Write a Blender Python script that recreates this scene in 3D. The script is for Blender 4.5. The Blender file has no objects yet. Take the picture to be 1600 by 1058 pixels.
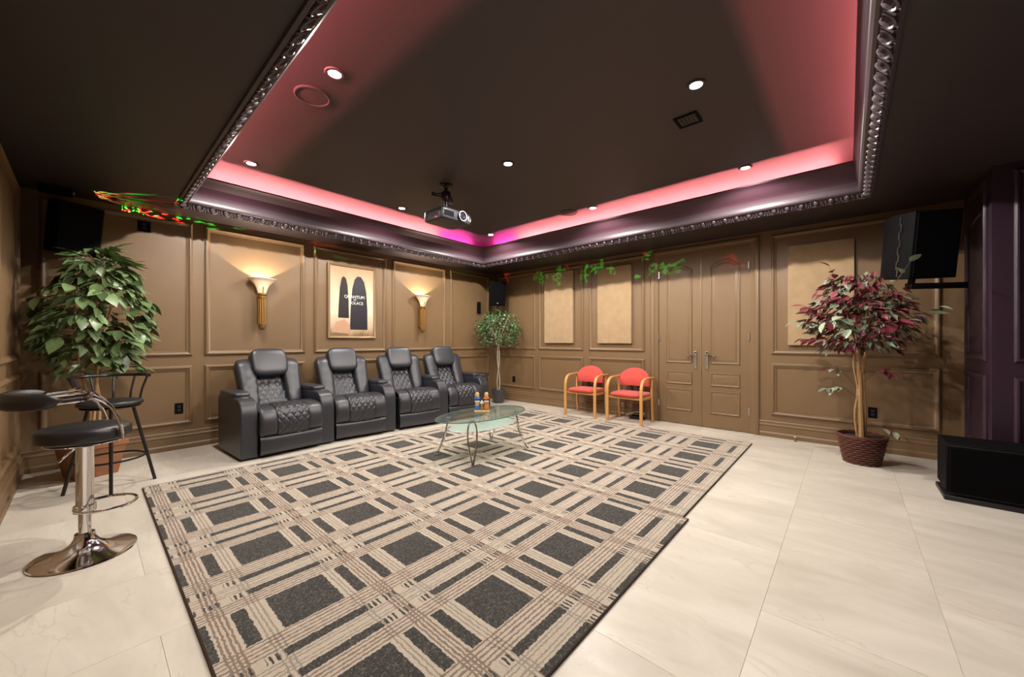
import bpy, bmesh, math, random
from mathutils import Vector, Matrix, Euler
random.seed(7)
R = math.radians
SC = bpy.context.scene
COL = SC.collection

# ------------------------------------------------------------------ camera
cam_d = bpy.data.cameras.new('camera'); cam = bpy.data.objects.new('camera', cam_d); COL.objects.link(cam)
cam_d.sensor_width = 36; cam_d.lens = 591 / 1600 * 36; cam_d.shift_y = 3.5 / 1600; cam_d.clip_start = .05
cam.location = (0, 0, 1.2)
cam.rotation_euler = (R(90), 0, -math.atan2(591, 525))
SC.camera = cam

# ------------------------------------------------------------------ world, light levels, exposure
W = bpy.data.worlds.new('world'); SC.world = W; W.use_nodes = True
W.node_tree.nodes['Background'].inputs[0].default_value = (.02, .016, .018, 1)
W.node_tree.nodes['Background'].inputs[1].default_value = .05
SC.view_settings.view_transform = 'Standard'; SC.view_settings.look = 'None'
SC.view_settings.exposure = 0; SC.view_settings.gamma = 1; SC.view_settings.use_curve_mapping = False
SC.cycles.use_denoising = True
SC.cycles.max_bounces = 8; SC.cycles.transparent_max_bounces = 12
SC.cycles.caustics_reflective = False; SC.cycles.caustics_refractive = False
SC.cycles.sample_clamp_indirect = 6
SPOT_W = 118          # recessed downlights
SCONCE_W = 60         # wall lamps
COVE_W = 38           # per metre of pink light strip
LASER_W = 1100

# room numbers (metres): camera stands at x=0, y=0
XR, YB, XL, YF = 5.70, 5.55, -0.40, -3.0       # door wall, recliner wall, left wall, wall behind the camera
XS, YS = 4.75, -0.85                           # plum stage wall: its corner
ZS, ZC = 2.58, 2.915                           # soffit, upper ceiling
TX0, TX1, TY0, TY1 = .60, 4.93, -.17, 5.10     # outer rectangle of the tray moulding

# ------------------------------------------------------------------ helpers: materials
def new_mat(name):
    m = bpy.data.materials.new(name); m.use_nodes = True
    nt = m.node_tree; b = nt.nodes['Principled BSDF']
    return m, nt, b
def N(nt, t, **kw):
    n = nt.nodes.new(t)
    for k, v in kw.items():
        setattr(n, k, v)
    return n
def sock(nt, v, inp):
    if isinstance(v, (int, float)): inp.default_value = v
    elif isinstance(v, (tuple, list)): inp.default_value = v if len(v) == len(inp.default_value) else tuple(v) + (1,)
    else: nt.links.new(v, inp)
def mth(nt, op, a, b=0.0, c=None):
    n = N(nt, 'ShaderNodeMath', operation=op)
    sock(nt, a, n.inputs[0]); sock(nt, b, n.inputs[1])
    if c is not None: sock(nt, c, n.inputs[2])
    return n.outputs[0]
def mixc(nt, f, a, b):
    n = N(nt, 'ShaderNodeMix', data_type='RGBA')
    sock(nt, f, n.inputs[0]); sock(nt, a, n.inputs[6]); sock(nt, b, n.inputs[7])
    return n.outputs[2]
def noise(nt, vec, scale, detail=3, rough=.5, dist=0):
    n = N(nt, 'ShaderNodeTexNoise'); n.inputs['Scale'].default_value = scale
    n.inputs['Detail'].default_value = detail; n.inputs['Roughness'].default_value = rough; n.inputs['Distortion'].default_value = dist
    if vec is not None: nt.links.new(vec, n.inputs['Vector'])
    return n.outputs[0]
def bump(nt, b, h, strength, dist=.01):
    n = N(nt, 'ShaderNodeBump'); n.inputs['Strength'].default_value = strength; n.inputs['Distance'].default_value = dist
    nt.links.new(h, n.inputs['Height']); nt.links.new(n.outputs[0], b.inputs['Normal'])
def pmat(name, col, rough=.5, metal=0, var=.12, vscale=6, bs=0, bstr=.2, bdist=.004, spec=.5, coat=0, sheen=0, trans=0, objrand=0):
    m, nt, b = new_mat(name)
    tc = N(nt, 'ShaderNodeTexCoord'); v = tc.outputs['Object']
    n = noise(nt, v, vscale, 4)
    lo = tuple(c * (1 - var) for c in col); hi = tuple(min(1, c * (1 + var)) for c in col)
    c = mixc(nt, n, lo + (1,), hi + (1,))
    if objrand:
        oi = N(nt, 'ShaderNodeObjectInfo'); hs = N(nt, 'ShaderNodeHueSaturation')
        nt.links.new(c, hs.inputs['Color'])
        nt.links.new(mth(nt, 'MULTIPLY_ADD', oi.outputs['Random'], objrand * 2, 1 - objrand), hs.inputs['Value'])
        c = hs.outputs[0]
    nt.links.new(c, b.inputs['Base Color'])
    b.inputs['Roughness'].default_value = rough; b.inputs['Metallic'].default_value = metal
    b.inputs['Specular IOR Level'].default_value = spec; b.inputs['Coat Weight'].default_value = coat
    b.inputs['Sheen Weight'].default_value = sheen; b.inputs['Transmission Weight'].default_value = trans
    if bs: bump(nt, b, noise(nt, v, bs, 4), bstr, bdist)
    return m
def emat(name, col, s):
    m, nt, b = new_mat(name)
    b.inputs['Base Color'].default_value = col + (1,); b.inputs['Emission Color'].default_value = col + (1,)
    b.inputs['Emission Strength'].default_value = s
    return m

# ------------------------------------------------------------------ helpers: meshes
class MB:
    def __init__(s): s.v = []; s.f = []
    def add(s, vs, fs):
        o = len(s.v); s.v += [tuple(v) for v in vs]; s.f += [tuple(i + o for i in f) for f in fs]; return s
    def box(s, x0, x1, y0, y1, z0, z1, M=None):
        vs = [Vector((x, y, z)) for x in (x0, x1) for y in (y0, y1) for z in (z0, z1)]
        if M: vs = [M @ v for v in vs]
        return s.add(vs, [(0, 1, 3, 2), (4, 6, 7, 5), (0, 4, 5, 1), (2, 3, 7, 6), (0, 2, 6, 4), (1, 5, 7, 3)])
    def loft(s, rings, cap=True, close=False):
        n = len(rings[0]); m = len(rings); fs = []
        for i in range(m if close else m - 1):
            a = i * n; b = ((i + 1) % m) * n
            fs += [(a + j, a + (j + 1) % n, b + (j + 1) % n, b + j) for j in range(n)]
        if cap and not close: fs += [tuple(range(n)), tuple(range((m - 1) * n, m * n))]
        return s.add([p for r in rings for p in r], fs)
    def tube(s, pts, r, n=8, cap=True, close=False):
        pts = [Vector(p) for p in pts]; m = len(pts); rings = []; up = None
        for i, p in enumerate(pts):
            a = pts[i - 1] if (i or close) else p; b = pts[(i + 1) % m] if (i < m - 1 or close) else p
            t = (b - a).normalized()
            if up is None: up = Vector((0, 0, 1)) if abs(t.z) < .9 else Vector((1, 0, 0))
            u = (up - t * up.dot(t)).normalized(); w = t.cross(u); up = u
            rr = r[i] if isinstance(r, (list, tuple)) else r
            rings.append([p + (u * math.cos(k * 2 * math.pi / n) + w * math.sin(k * 2 * math.pi / n)) * rr for k in range(n)])
        return s.loft(rings, cap, close)
    def lathe(s, prof, n=24, M=None, sx=1, sy=1, cap=True):
        rings = []
        for r, z in prof:
            ring = [Vector((max(r, 1e-4) * sx * math.cos(k * 2 * math.pi / n), max(r, 1e-4) * sy * math.sin(k * 2 * math.pi / n), z)) for k in range(n)]
            rings.append([M @ p for p in ring] if M else ring)
        return s.loft(rings, cap)
    def grid(s, nu, nv, fn):
        vs = [fn(i / nu, j / nv) for j in range(nv + 1) for i in range(nu + 1)]
        fs = [(j * (nu + 1) + i, j * (nu + 1) + i + 1, (j + 1) * (nu + 1) + i + 1, (j + 1) * (nu + 1) + i) for j in range(nv) for i in range(nu)]
        return s.add(vs, fs)
    def prism(s, poly, fn, d0, d1):
        n = len(poly)
        return s.add([fn(a, b, d0) for a, b in poly] + [fn(a, b, d1) for a, b in poly],
                     [tuple(range(n)), tuple(range(n, 2 * n))] + [(i, (i + 1) % n, n + (i + 1) % n, n + i) for i in range(n)])
    def superell(s, c, r, e1=.4, e2=.4, nu=24, nv=14, M=None):
        def pw(a, e): return math.copysign(abs(a) ** e, a)
        rings = []
        for j in range(nv + 1):
            ph = -math.pi / 2 + math.pi * j / nv; cz = pw(math.cos(ph), e1); sz = pw(math.sin(ph), e1)
            ring = []
            for i in range(nu):
                th = 2 * math.pi * i / nu
                p = Vector((c[0] + r[0] * max(cz, 1e-3) * pw(math.cos(th), e2), c[1] + r[1] * max(cz, 1e-3) * pw(math.sin(th), e2), c[2] + r[2] * sz))
                ring.append(M @ p if M else p)
            rings.append(ring)
        return s.loft(rings)
    def mesh(s, name, smooth=True, angle=38):
        me = bpy.data.meshes.new(name); me.from_pydata([tuple(v) for v in s.v], [], s.f)
        bm = bmesh.new(); bm.from_mesh(me); bmesh.ops.recalc_face_normals(bm, faces=bm.faces); bm.to_mesh(me); bm.free()
        if smooth:
            me.polygons.foreach_set('use_smooth', [True] * len(me.polygons)); me.set_sharp_from_angle(angle=R(angle))
        me.update(); return me
    def build(s, name, mat, parent=None, loc=None, rot=None, smooth=True, angle=38, bev=0, seg=2):
        o = bpy.data.objects.new(name, s.mesh(name, smooth, angle)); COL.objects.link(o)
        o.data.materials.append(mat)
        if parent: o.parent = parent
        if loc: o.location = loc
        if rot: o.rotation_euler = rot
        if bev:
            b = o.modifiers.new('bevel', 'BEVEL'); b.width = bev; b.segments = seg; b.limit_method = 'ANGLE'; b.angle_limit = R(40)
            b.harden_normals = False
        return o
def link(name, me, parent=None, M=None):
    o = bpy.data.objects.new(name, me); COL.objects.link(o)
    if parent: o.parent = parent
    if M: o.matrix_local = M
    return o
def tag(o, label, cat, group=None):
    o['label'] = label; o['category'] = cat
    if group: o['group'] = group
    return o
def struct(o, label=None):
    o['kind'] = 'structure'
    if label: o['label'] = label
    return o
def thing(name, label, cat, loc=(0, 0, 0), rz=0, group=None):
    o = bpy.data.objects.new(name, None); COL.objects.link(o); o.empty_display_size = .1
    o.location = loc; o.rotation_euler = (0, 0, rz)
    return tag(o, label, cat, group)
def copy_tree(o, parent=None):
    c = o.copy(); COL.objects.link(c); c.parent = parent
    for ch in list(o.children): copy_tree(ch, c)
    return c
def spline(pts, n=8):
    P = [Vector(p) for p in pts]; P = [P[0] * 2 - P[1]] + P + [P[-1] * 2 - P[-2]]; out = []
    for i in range(1, len(P) - 2):
        for k in range(n):
            t = k / n; a, b, c, d = P[i - 1:i + 3]
            out.append(.5 * (2 * b + (c - a) * t + (2 * a - 5 * b + 4 * c - d) * t * t + (3 * b - a - 3 * c + d) * t ** 3))
    out.append(P[-2]); return out
def frame_rect(mb, u0, u1, v0, v1, prof, fn, k=(1, 1, 1, 1)):          # mitred moulding round a rectangle: prof = (inset, height)
    rings = []
    for (u, v, su, sv) in ((u0, v0, k[0], k[2]), (u1, v0, -k[1], k[2]), (u1, v1, -k[1], -k[3]), (u0, v1, k[0], -k[3])):
        rings.append([fn(u + su * t, v + sv * t, h) for t, h in prof])
    return mb.loft(rings, False, True)
def frame_poly(mb, poly, prof, fn):                    # the same round any convex outline (counter-clockwise)
    n = len(poly); rings = []
    for i in range(n):
        a = Vector(poly[i - 1]); b = Vector(poly[i]); c = Vector(poly[(i + 1) % n])
        e1 = (b - a).normalized(); e2 = (c - b).normalized(); n1 = Vector((-e1.y, e1.x)); n2 = Vector((-e2.y, e2.x))
        k = (n1 + n2); k = k / max(.3, 1 + n1.dot(n2))
        rings.append([fn(b.x + k.x * t, b.y + k.y * t, h) for t, h in prof])
    return mb.loft(rings, False, True)

# ------------------------------------------------------------------ materials
M = {}
M['wall'] = pmat('wall_paint', (.190, .117, .058), .42, var=.06, bs=220, bstr=.12, bdist=.002)
M['ceil'] = pmat('ceiling_paint', (.044, .030, .031), .55, var=.05, bs=150, bstr=.08, bdist=.002)
M['soffit'] = pmat('shaded_ceiling_paint', (.030, .020, .022), .50, var=.05, bs=150, bstr=.08, bdist=.002)  # same paint as the ceiling, darkened: the soffit's shade is put into the colour
M['crown'] = pmat('cove_crown_paint', (.068, .026, .042), .58, var=.05)
M['egg'] = pmat('moulding_gloss_paint', (.066, .047, .057), .42, var=.1, spec=.6)
M['plum'] = pmat('plum_paint', (.030, .013, .026), .42, var=.08, bs=200, bstr=.1, bdist=.002)
M['black'] = pmat('black_plastic', (.012, .011, .013), .45, var=.1)
M['blackcab'] = pmat('black_cabinet', (.0035, .003, .004), .7, var=.15, bs=120, bstr=.25, bdist=.002, spec=.10)
M['grille'] = pmat('speaker_grille', (.003, .0028, .0035), .8, var=.2, bs=900, bstr=.5, bdist=.002, spec=.06)
M['chrome'] = pmat('chrome', (.80, .80, .82), .08, 1, var=.03)
M['steel'] = pmat('brushed_steel', (.62, .60, .58), .28, 1, var=.05)
M['darkmetal'] = pmat('black_metal', (.02, .018, .02), .32, .3, var=.1)
M['vinyl'] = pmat('black_vinyl', (.018, .017, .019), .36, var=.15, bs=300, bstr=.12, bdist=.002)
M['leather'] = pmat('charcoal_leather', (.029, .031, .039), .36, var=.14, vscale=18, bs=260, bstr=.12, bdist=.003, spec=.6)
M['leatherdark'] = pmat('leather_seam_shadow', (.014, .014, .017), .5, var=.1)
M['wood'] = pmat('beech_wood', (.62, .32, .10), .38, var=.12, vscale=9)
M['red'] = pmat('red_fabric', (.62, .075, .060), .85, var=.08, bs=600, bstr=.25, bdist=.002, sheen=.3)
M['gold'] = pmat('antique_gold', (.36, .20, .06), .36, .75, var=.25, vscale=40)
M['acoustic'] = pmat('tan_suede', (.36, .245, .135), .9, var=.22, vscale=9, bs=300, bstr=.2, bdist=.002, sheen=.3)
M['frame'] = pmat('bronze_frame', (.26, .17, .085), .35, .35, var=.15)
M['white'] = pmat('white_plastic', (.8, .78, .75), .4, var=.03)
M['terracotta'] = pmat('terracotta', (.30, .125, .055), .7, var=.2, vscale=12)
M['wicker'] = pmat('dark_wicker', (.11, .036, .026), .4, var=.4, vscale=60)
M['greypot'] = pmat('grey_glazed_pot', (.06, .06, .065), .35, var=.25)
M['soil'] = pmat('soil', (.03, .02, .012), .9, var=.3, vscale=40, bs=60, bstr=.8, bdist=.01)
M['bark'] = pmat('bark', (.46, .27, .12), .7, var=.35, vscale=30, bs=60, bstr=.5, bdist=.006)
M['barkdark'] = pmat('dark_bark', (.17, .085, .04), .7, var=.3, vscale=30)
M['barkpale'] = pmat('pale_bark', (.48, .40, .31), .7, var=.2, vscale=30)
M['leafg'] = pmat('green_leaf', (.125, .19, .075), .38, var=.3, vscale=3, objrand=.45)
M['leafm'] = pmat('small_green_leaf', (.055, .15, .045), .4, var=.5, vscale=9)
M['leafr'] = pmat('burgundy_leaf', (.22, .035, .055), .42, var=.35, vscale=3, objrand=.4)
M['leafv'] = pmat('variegated_leaf', (.27, .34, .23), .4, var=.5, vscale=4, objrand=.6)
M['grey'] = pmat('projector_grey', (.035, .035, .045), .4, var=.08)
M['cork'] = pmat('pale_wood', (.70, .45, .20), .6, var=.15)
M['blue'] = pmat('blue_plastic', (.06, .20, .65), .35, var=.08)
M['orange'] = pmat('orange_plastic', (.75, .24, .05), .4, var=.08)
M['sand'] = pmat('amber_sand', (.55, .33, .10), .7, var=.2)
M['bind'] = pmat('rug_binding', (.05, .028, .02), .9, var=.2)
M['cable'] = pmat('pale_cable', (.75, .70, .52), .5, var=.05)
M['lamp'] = emat('lamp_lens', (1, .95, .90), 60)
M['bulb'] = emat('bulb', (1, .72, .42), 30)
M['led'] = emat('pink_led', (1, .16, .20), 12)

def glass_mat(name, tint, rough, body):       # sheet glass: tinted see-through plus surface gloss; body = share of milky scattering
    m, nt, b = new_mat(name); out = nt.nodes['Material Output']
    tc = N(nt, 'ShaderNodeTexCoord'); n = noise(nt, tc.outputs['Object'], 5)
    c = mixc(nt, n, tint + (1,), tuple(k * .96 for k in tint) + (1,))
    tr = N(nt, 'ShaderNodeBsdfTransparent'); nt.links.new(c, tr.inputs[0])
    gl = N(nt, 'ShaderNodeBsdfGlossy'); gl.inputs['Roughness'].default_value = rough
    df = N(nt, 'ShaderNodeBsdfDiffuse'); nt.links.new(c, df.inputs[0]); tl = N(nt, 'ShaderNodeBsdfTranslucent'); nt.links.new(c, tl.inputs[0])
    m0 = N(nt, 'ShaderNodeMixShader'); m0.inputs[0].default_value = .4; nt.links.new(df.outputs[0], m0.inputs[1]); nt.links.new(tl.outputs[0], m0.inputs[2])
    m1 = N(nt, 'ShaderNodeMixShader'); m1.inputs[0].default_value = body; nt.links.new(tr.outputs[0], m1.inputs[1]); nt.links.new(m0.outputs[0], m1.inputs[2])
    lw = N(nt, 'ShaderNodeLayerWeight'); lw.inputs[0].default_value = .5
    fr = mth(nt, 'MULTIPLY_ADD', mth(nt, 'POWER', lw.outputs['Facing'], 5.0), .90, .035)
    m2 = N(nt, 'ShaderNodeMixShader'); nt.links.new(fr, m2.inputs[0]); nt.links.new(m1.outputs[0], m2.inputs[1]); nt.links.new(gl.outputs[0], m2.inputs[2])
    nt.links.new(m2.outputs[0], out.inputs[0])
    return m
M['glass'] = glass_mat('clear_glass', (.90, .97, .94), .02, .04)
M['glassedge'] = glass_mat('green_glass_edge', (.20, .42, .34), .05, .5)
M['frost'] = glass_mat('frosted_glass', (.90, .96, .93), .2, .72)
M['lens'] = pmat('dark_lens_glass', (.02, .02, .03), .06, spec=.8, var=.05)
def shade_mat():
    m, nt, b = new_mat('alabaster_glass'); out = nt.nodes['Material Output']
    tc = N(nt, 'ShaderNodeTexCoord'); n = noise(nt, tc.outputs['Object'], 9, 5, .6, 1)
    c = mixc(nt, n, (.95, .84, .68, 1), (.85, .68, .48, 1)); nt.links.new(c, b.inputs['Base Color'])
    t = N(nt, 'ShaderNodeBsdfTranslucent'); nt.links.new(c, t.inputs[0])
    mx = N(nt, 'ShaderNodeMixShader'); mx.inputs[0].default_value = .14
    nt.links.new(b.outputs[0], mx.inputs[1]); nt.links.new(t.outputs[0], mx.inputs[2]); nt.links.new(mx.outputs[0], out.inputs[0])
    b.inputs['Roughness'].default_value = .3
    return m
M['shade'] = shade_mat()

def tile_mat():
    m, nt, b = new_mat('cream_marble')
    geo = N(nt, 'ShaderNodeNewGeometry'); oi = N(nt, 'ShaderNodeObjectInfo')
    off = N(nt, 'ShaderNodeCombineXYZ'); r = mth(nt, 'MULTIPLY', oi.outputs['Random'], 37)
    nt.links.new(r, off.inputs[0]); nt.links.new(mth(nt, 'MULTIPLY', oi.outputs['Random'], 91), off.inputs[1])
    va = N(nt, 'ShaderNodeVectorMath', operation='ADD'); nt.links.new(geo.outputs['Position'], va.inputs[0]); nt.links.new(off.outputs[0], va.inputs[1])
    mp = N(nt, 'ShaderNodeMapping'); mp.inputs['Scale'].default_value = (2.6, .9, 1); mp.inputs['Rotation'].default_value = (0, 0, R(24)); nt.links.new(va.outputs[0], mp.inputs[0])
    cloud = mth(nt, 'MULTIPLY_ADD', mth(nt, 'SUBTRACT', noise(nt, mp.outputs[0], 1.5, 6, .6, .6), .5), 1.6, .5)
    fine = noise(nt, mp.outputs[0], 9, 5, .6, .8)
    vein = noise(nt, mp.outputs[0], 1.6, 6, .55, 1.2)
    v = mth(nt, 'SUBTRACT', 1.0, mth(nt, 'MINIMUM', mth(nt, 'MULTIPLY', mth(nt, 'ABSOLUTE', mth(nt, 'SUBTRACT', vein, .5)), 55), 1.0))
    v = mth(nt, 'MULTIPLY', v, mth(nt, 'GREATER_THAN', cloud, .52))
    c = mixc(nt, cloud, (.47, .415, .34, 1), (.84, .78, .69, 1))
    c = mixc(nt, mth(nt, 'MULTIPLY', fine, .4), c, (.74, .68, .59, 1))
    c = mixc(nt, mth(nt, 'MULTIPLY', v, .22), c, (.42, .29, .16, 1))
    hs = N(nt, 'ShaderNodeHueSaturation'); nt.links.new(c, hs.inputs['Color'])
    nt.links.new(mth(nt, 'MULTIPLY_ADD', oi.outputs['Random'], .10, .95), hs.inputs['Value'])
    nt.links.new(hs.outputs[0], b.inputs['Base Color'])
    nt.links.new(mth(nt, 'MULTIPLY_ADD', fine, .2, .22), b.inputs['Roughness'])
    b.inputs['Specular IOR Level'].default_value = .35
    return m
M['tile'] = tile_mat()
M['grout'] = pmat('grout', (.70, .63, .53), .8, var=.1)

def rug_mat():
    m, nt, b = new_mat('plaid_rug')
    tc = N(nt, 'ShaderNodeTexCoord'); v = tc.outputs['Object']
    sp = N(nt, 'ShaderNodeSeparateXYZ'); nt.links.new(v, sp.inputs[0])
    wob = mth(nt, 'MULTIPLY', mth(nt, 'SUBTRACT', noise(nt, v, 55, 2), .5), .016)
    wob2 = mth(nt, 'MULTIPLY', mth(nt, 'SUBTRACT', noise(nt, v, 71, 2), .5), .016)
    px = mth(nt, 'FLOORED_MODULO', mth(nt, 'ADD', mth(nt, 'SUBTRACT', sp.outputs[0], .545 - 5.75), wob), .575)
    py = mth(nt, 'FLOORED_MODULO', mth(nt, 'ADD', mth(nt, 'SUBTRACT', sp.outputs[1], 1.083 - 6.55), wob2), .655)
    def band(c, a, z): return mth(nt, 'MULTIPLY', mth(nt, 'GREATER_THAN', c, a), mth(nt, 'LESS_THAN', c, z))
    def any_(*l):
        o = l[0]
        for k in l[1:]: o = mth(nt, 'MAXIMUM', o, k)
        return o
    sqx = mth(nt, 'LESS_THAN', px, .252); sqy = mth(nt, 'LESS_THAN', py, .268)
    bx = any_(band(px, .308, .360), band(px, .443, .497)); ty = any_(band(py, .358, .402), band(py, .496, .542))
    wide = any_(mth(nt, 'LESS_THAN', px, .285), mth(nt, 'GREATER_THAN', px, .535))
    dash = mth(nt, 'MULTIPLY', any_(band(px, .292, .348), band(px, .47, .525)), mth(nt, 'GREATER_THAN', mth(nt, 'SINE', mth(nt, 'MULTIPLY', px, 2 * math.pi / .021)), .1))
    dark = any_(mth(nt, 'MULTIPLY', sqx, sqy), mth(nt, 'MULTIPLY', bx, sqy), mth(nt, 'MULTIPLY', ty, wide), mth(nt, 'MULTIPLY', ty, dash),
                mth(nt, 'MULTIPLY', ty, mth(nt, 'MULTIPLY', band(px, .368, .437), mth(nt, 'GREATER_THAN', mth(nt, 'SINE', mth(nt, 'MULTIPLY', px, 2 * math.pi / .023)), .2))))
    def lines(c, ctrs, w): return any_(*[band(c, a - w / 2, a + w / 2) for a in ctrs])
    brown = any_(lines(px, (.374, .391, .408, .425), .0085), lines(py, (.284, .304, .324, .344), .0085), lines(py, (.557, .579, .601, .623, .645), .0085))
    grey = any_(lines(px, (.272, .290, .515, .533, .551), .007), lines(py, (.418, .436, .464, .482), .007))
    sp1 = noise(nt, v, 120, 3, .8); sp2 = noise(nt, v, 420, 2, .8)
    c = mixc(nt, sp1, (.52, .43, .335, 1), (.86, .75, .62, 1))
    c = mixc(nt, mth(nt, 'MULTIPLY', grey, .55), c, (.20, .165, .125, 1))
    c = mixc(nt, mth(nt, 'MULTIPLY', brown, .70), c, (.16, .075, .050, 1))
    spk = mth(nt, 'GREATER_THAN', noise(nt, v, 130, 2, .7), .57)
    dk = mixc(nt, sp1, (.008, .008, .008, 1), (.085, .080, .074, 1))
    dk = mixc(nt, mth(nt, 'MULTIPLY', spk, .55), dk, (.30, .27, .23, 1))
    c = mixc(nt, dark, c, dk)
    nt.links.new(c, b.inputs['Base Color']); b.inputs['Roughness'].default_value = .95; b.inputs['Specular IOR Level'].default_value = .1
    b.inputs['Sheen Weight'].default_value = .2
    bump(nt, b, mth(nt, 'ADD', sp1, sp2), .7, .008)
    return m
M['rug'] = rug_mat()

def poster_mat():
    m, nt, b = new_mat('poster_print')
    tc = N(nt, 'ShaderNodeTexCoord'); v = tc.outputs['Generated']
    sp = N(nt, 'ShaderNodeSeparateXYZ'); nt.links.new(v, sp.inputs[0])
    n = noise(nt, v, 3.5, 5, .6, .5)
    ramp = N(nt, 'ShaderNodeValToRGB'); e = ramp.color_ramp.elements
    e[0].position = .02; e[0].color = (.20, .12, .06, 1); e[1].position = 1; e[1].color = (.42, .25, .14, 1)
    for p, col in ((.12, (.50, .36, .22, 1)), (.35, (.72, .62, .47, 1)), (.6, (.70, .56, .40, 1)), (.82, (.55, .37, .23, 1))):
        k = ramp.color_ramp.elements.new(p); k.color = col
    nt.links.new(mth(nt, 'ADD', sp.outputs[2], mth(nt, 'MULTIPLY', mth(nt, 'SUBTRACT', n, .5), .25)), ramp.inputs[0])
    nt.links.new(ramp.outputs[0], b.inputs['Base Color']); b.inputs['Roughness'].default_value = .35
    return m
M['poster'] = poster_mat()
M['inkdark'] = pmat('dark_print_ink', (.016, .015, .024), .35, var=.3, vscale=20)
M['inkblack'] = pmat('black_print_ink', (.012, .008, .010), .35, var=.3, vscale=20)
M['inkwhite'] = pmat('white_print_ink', (.85, .83, .8), .35, var=.02)
M['inktan'] = pmat('tan_print_ink', (.52, .30, .19), .35, var=.15, vscale=20)

# ------------------------------------------------------------------ structure: floor of separate marble tiles
fl = MB().box(XL - .15, XR + .25, YF - .1, YB + .15, -.10, -.006).build('floor', M['grout'], smooth=False); struct(fl, 'cream marble tile floor')
tile_cache = {}
row = -6; y0 = .29 + .6 * row
while y0 < YB:
    xs = 2.0 if row % 2 else 2.6
    x = xs - 1.2 * 4
    while x < XR + .0:
        a, b2 = max(x, XL - .02), min(x + 1.2, XR + .02); c, d = max(y0, YF), min(y0 + .6, YB)
        if b2 - a > .05 and d - c > .05:
            key = (round(b2 - a, 3), round(d - c, 3))
            if key not in tile_cache:
                w, h = key[0] / 2 - .0003, key[1] / 2 - .0003; e = .0004
                mb = MB(); mb.add([(sx * w, sy * h, -.006) for sx, sy in ((-1, -1), (1, -1), (1, 1), (-1, 1))] + [(sx * w, sy * h, -.0015) for sx, sy in ((-1, -1), (1, -1), (1, 1), (-1, 1))]
                       + [(sx * (w - e), sy * (h - e), 0) for sx, sy in ((-1, -1), (1, -1), (1, 1), (-1, 1))],
                       [(0, 1, 5, 4), (1, 2, 6, 5), (2, 3, 7, 6), (3, 0, 4, 7), (4, 5, 9, 8), (5, 6, 10, 9), (6, 7, 11, 10), (7, 4, 8, 11), (8, 9, 10, 11)])
                me = mb.mesh('tile', False); me.materials.append(M['tile']); tile_cache[key] = me
            link('tile', tile_cache[key], fl, Matrix.Translation(((a + b2) / 2, (c + d) / 2, 0)))
        x += 1.2
    row += 1; y0 += .6

# ------------------------------------------------------------------ structure: walls
DY0, DY1, DZ = .944, 2.124, 2.45      # door opening
wb = struct(MB().box(XL - .12, XR + .12, YB, YB + .12, -.1, 3.1).build('wall_back', M['wall'], smooth=False), 'brown panelled wall behind the recliners')
wr = MB(); wr.box(XR, XR + .12, YS - .1, DY0, -.1, 3.1).box(XR, XR + .12, DY1, YB + .12, -.1, 3.1).box(XR, XR + .12, DY0, DY1, DZ, 3.1).box(XR + .09, XR + .2, DY0 - .1, DY1 + .1, -.1, DZ + .1)
wr = struct(wr.build('wall_right', M['wall'], smooth=False), 'brown panelled wall with the double doors')
wl = struct(MB().box(XL - .12, XL, YF - .12, YB + .12, -.1, 3.1).build('wall_left', M['wall'], smooth=False), 'brown panelled wall at the far left')
wf = struct(MB().box(XL - .12, XR + .12, YF - .12, YF, -.1, 3.1).build('wall_front', M['plum'], smooth=False), 'dark plum wall behind the camera')
ws = MB().box(XS + .1, XR + .12, YS - .1, YS, -.1, 3.1).box(XS, XS + .1, YF, YS, -.1, 3.1)
ws = struct(ws.build('wall_stage', M['plum'], smooth=False), 'dark plum stage wall at the far right')

fnB = lambda u, v, h: (u, YB - h, v)
fnR = lambda u, v, h: (XR - h, u, v)
fnL = lambda u, v, h: (XL + h, u, v)
fnS1 = lambda u, v, h: (u, YS + h, v)
fnS2 = lambda u, v, h: (XS - h, u, v)
MOULD = [(0, 0), (0, .010), (.006, .014), (.014, .024), (.024, .026), (.034, .020), (.044, .012), (.054, .010), (.056, 0)]
UP, LO = (1.03, 2.52), (.27, .92)
def panels(wall, fn, spans, mat, sub=True):
    for a, b2 in spans:
        for z0, z1 in (LO, UP):
            frame_rect(MB(), a, b2, z0, z1, MOULD, fn).build('panel_moulding', mat, wall, angle=30)
panels(wb, fnB, [(-.29, .80), (.905, 1.985), (2.10, 3.20), (3.305, 4.395), (4.505, 5.52)], M['wall'])
panels(wr, fnR, [(-.70, .72), (2.335, 3.305), (3.41, 4.38), (4.46, 5.42)], M['wall'])
panels(wl, fnL, [(4.15, 5.31), (2.9, 4.05), (1.65, 2.8), (.4, 1.55)], M['wall'])
panels(ws, fnS1, [(4.86, 5.55)], M['plum'])
panels(ws, fnS2, [(-2.0, -.955)], M['plum'])

BASE = [(0, 0), (.030, 0), (.030, .045), (.024, .055), (.020, .062), (.020, .135), (.026, .142), (.026, .150), (.016, .160), (.014, .178), (.018, .186), (.012, .200), (0, .203)]
def base(name, fn, a, b2, mat):
    rings = [[fn(a, z, t) for t, z in BASE], [fn(b2, z, t) for t, z in BASE]]
    return struct(MB().loft(rings).build(name, mat, angle=25))
base('baseboard_back', fnB, XL, XR, M['wall'])
bR = base('baseboard_right', fnR, DY1 + .12, YB, M['wall']); base('baseboard_right_front', fnR, YS, DY0 - .104, M['wall'])
base('baseboard_left', fnL, YF, YB, M['wall']); base('baseboard_stage', fnS2, YF, YS, M['plum'])

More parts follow.
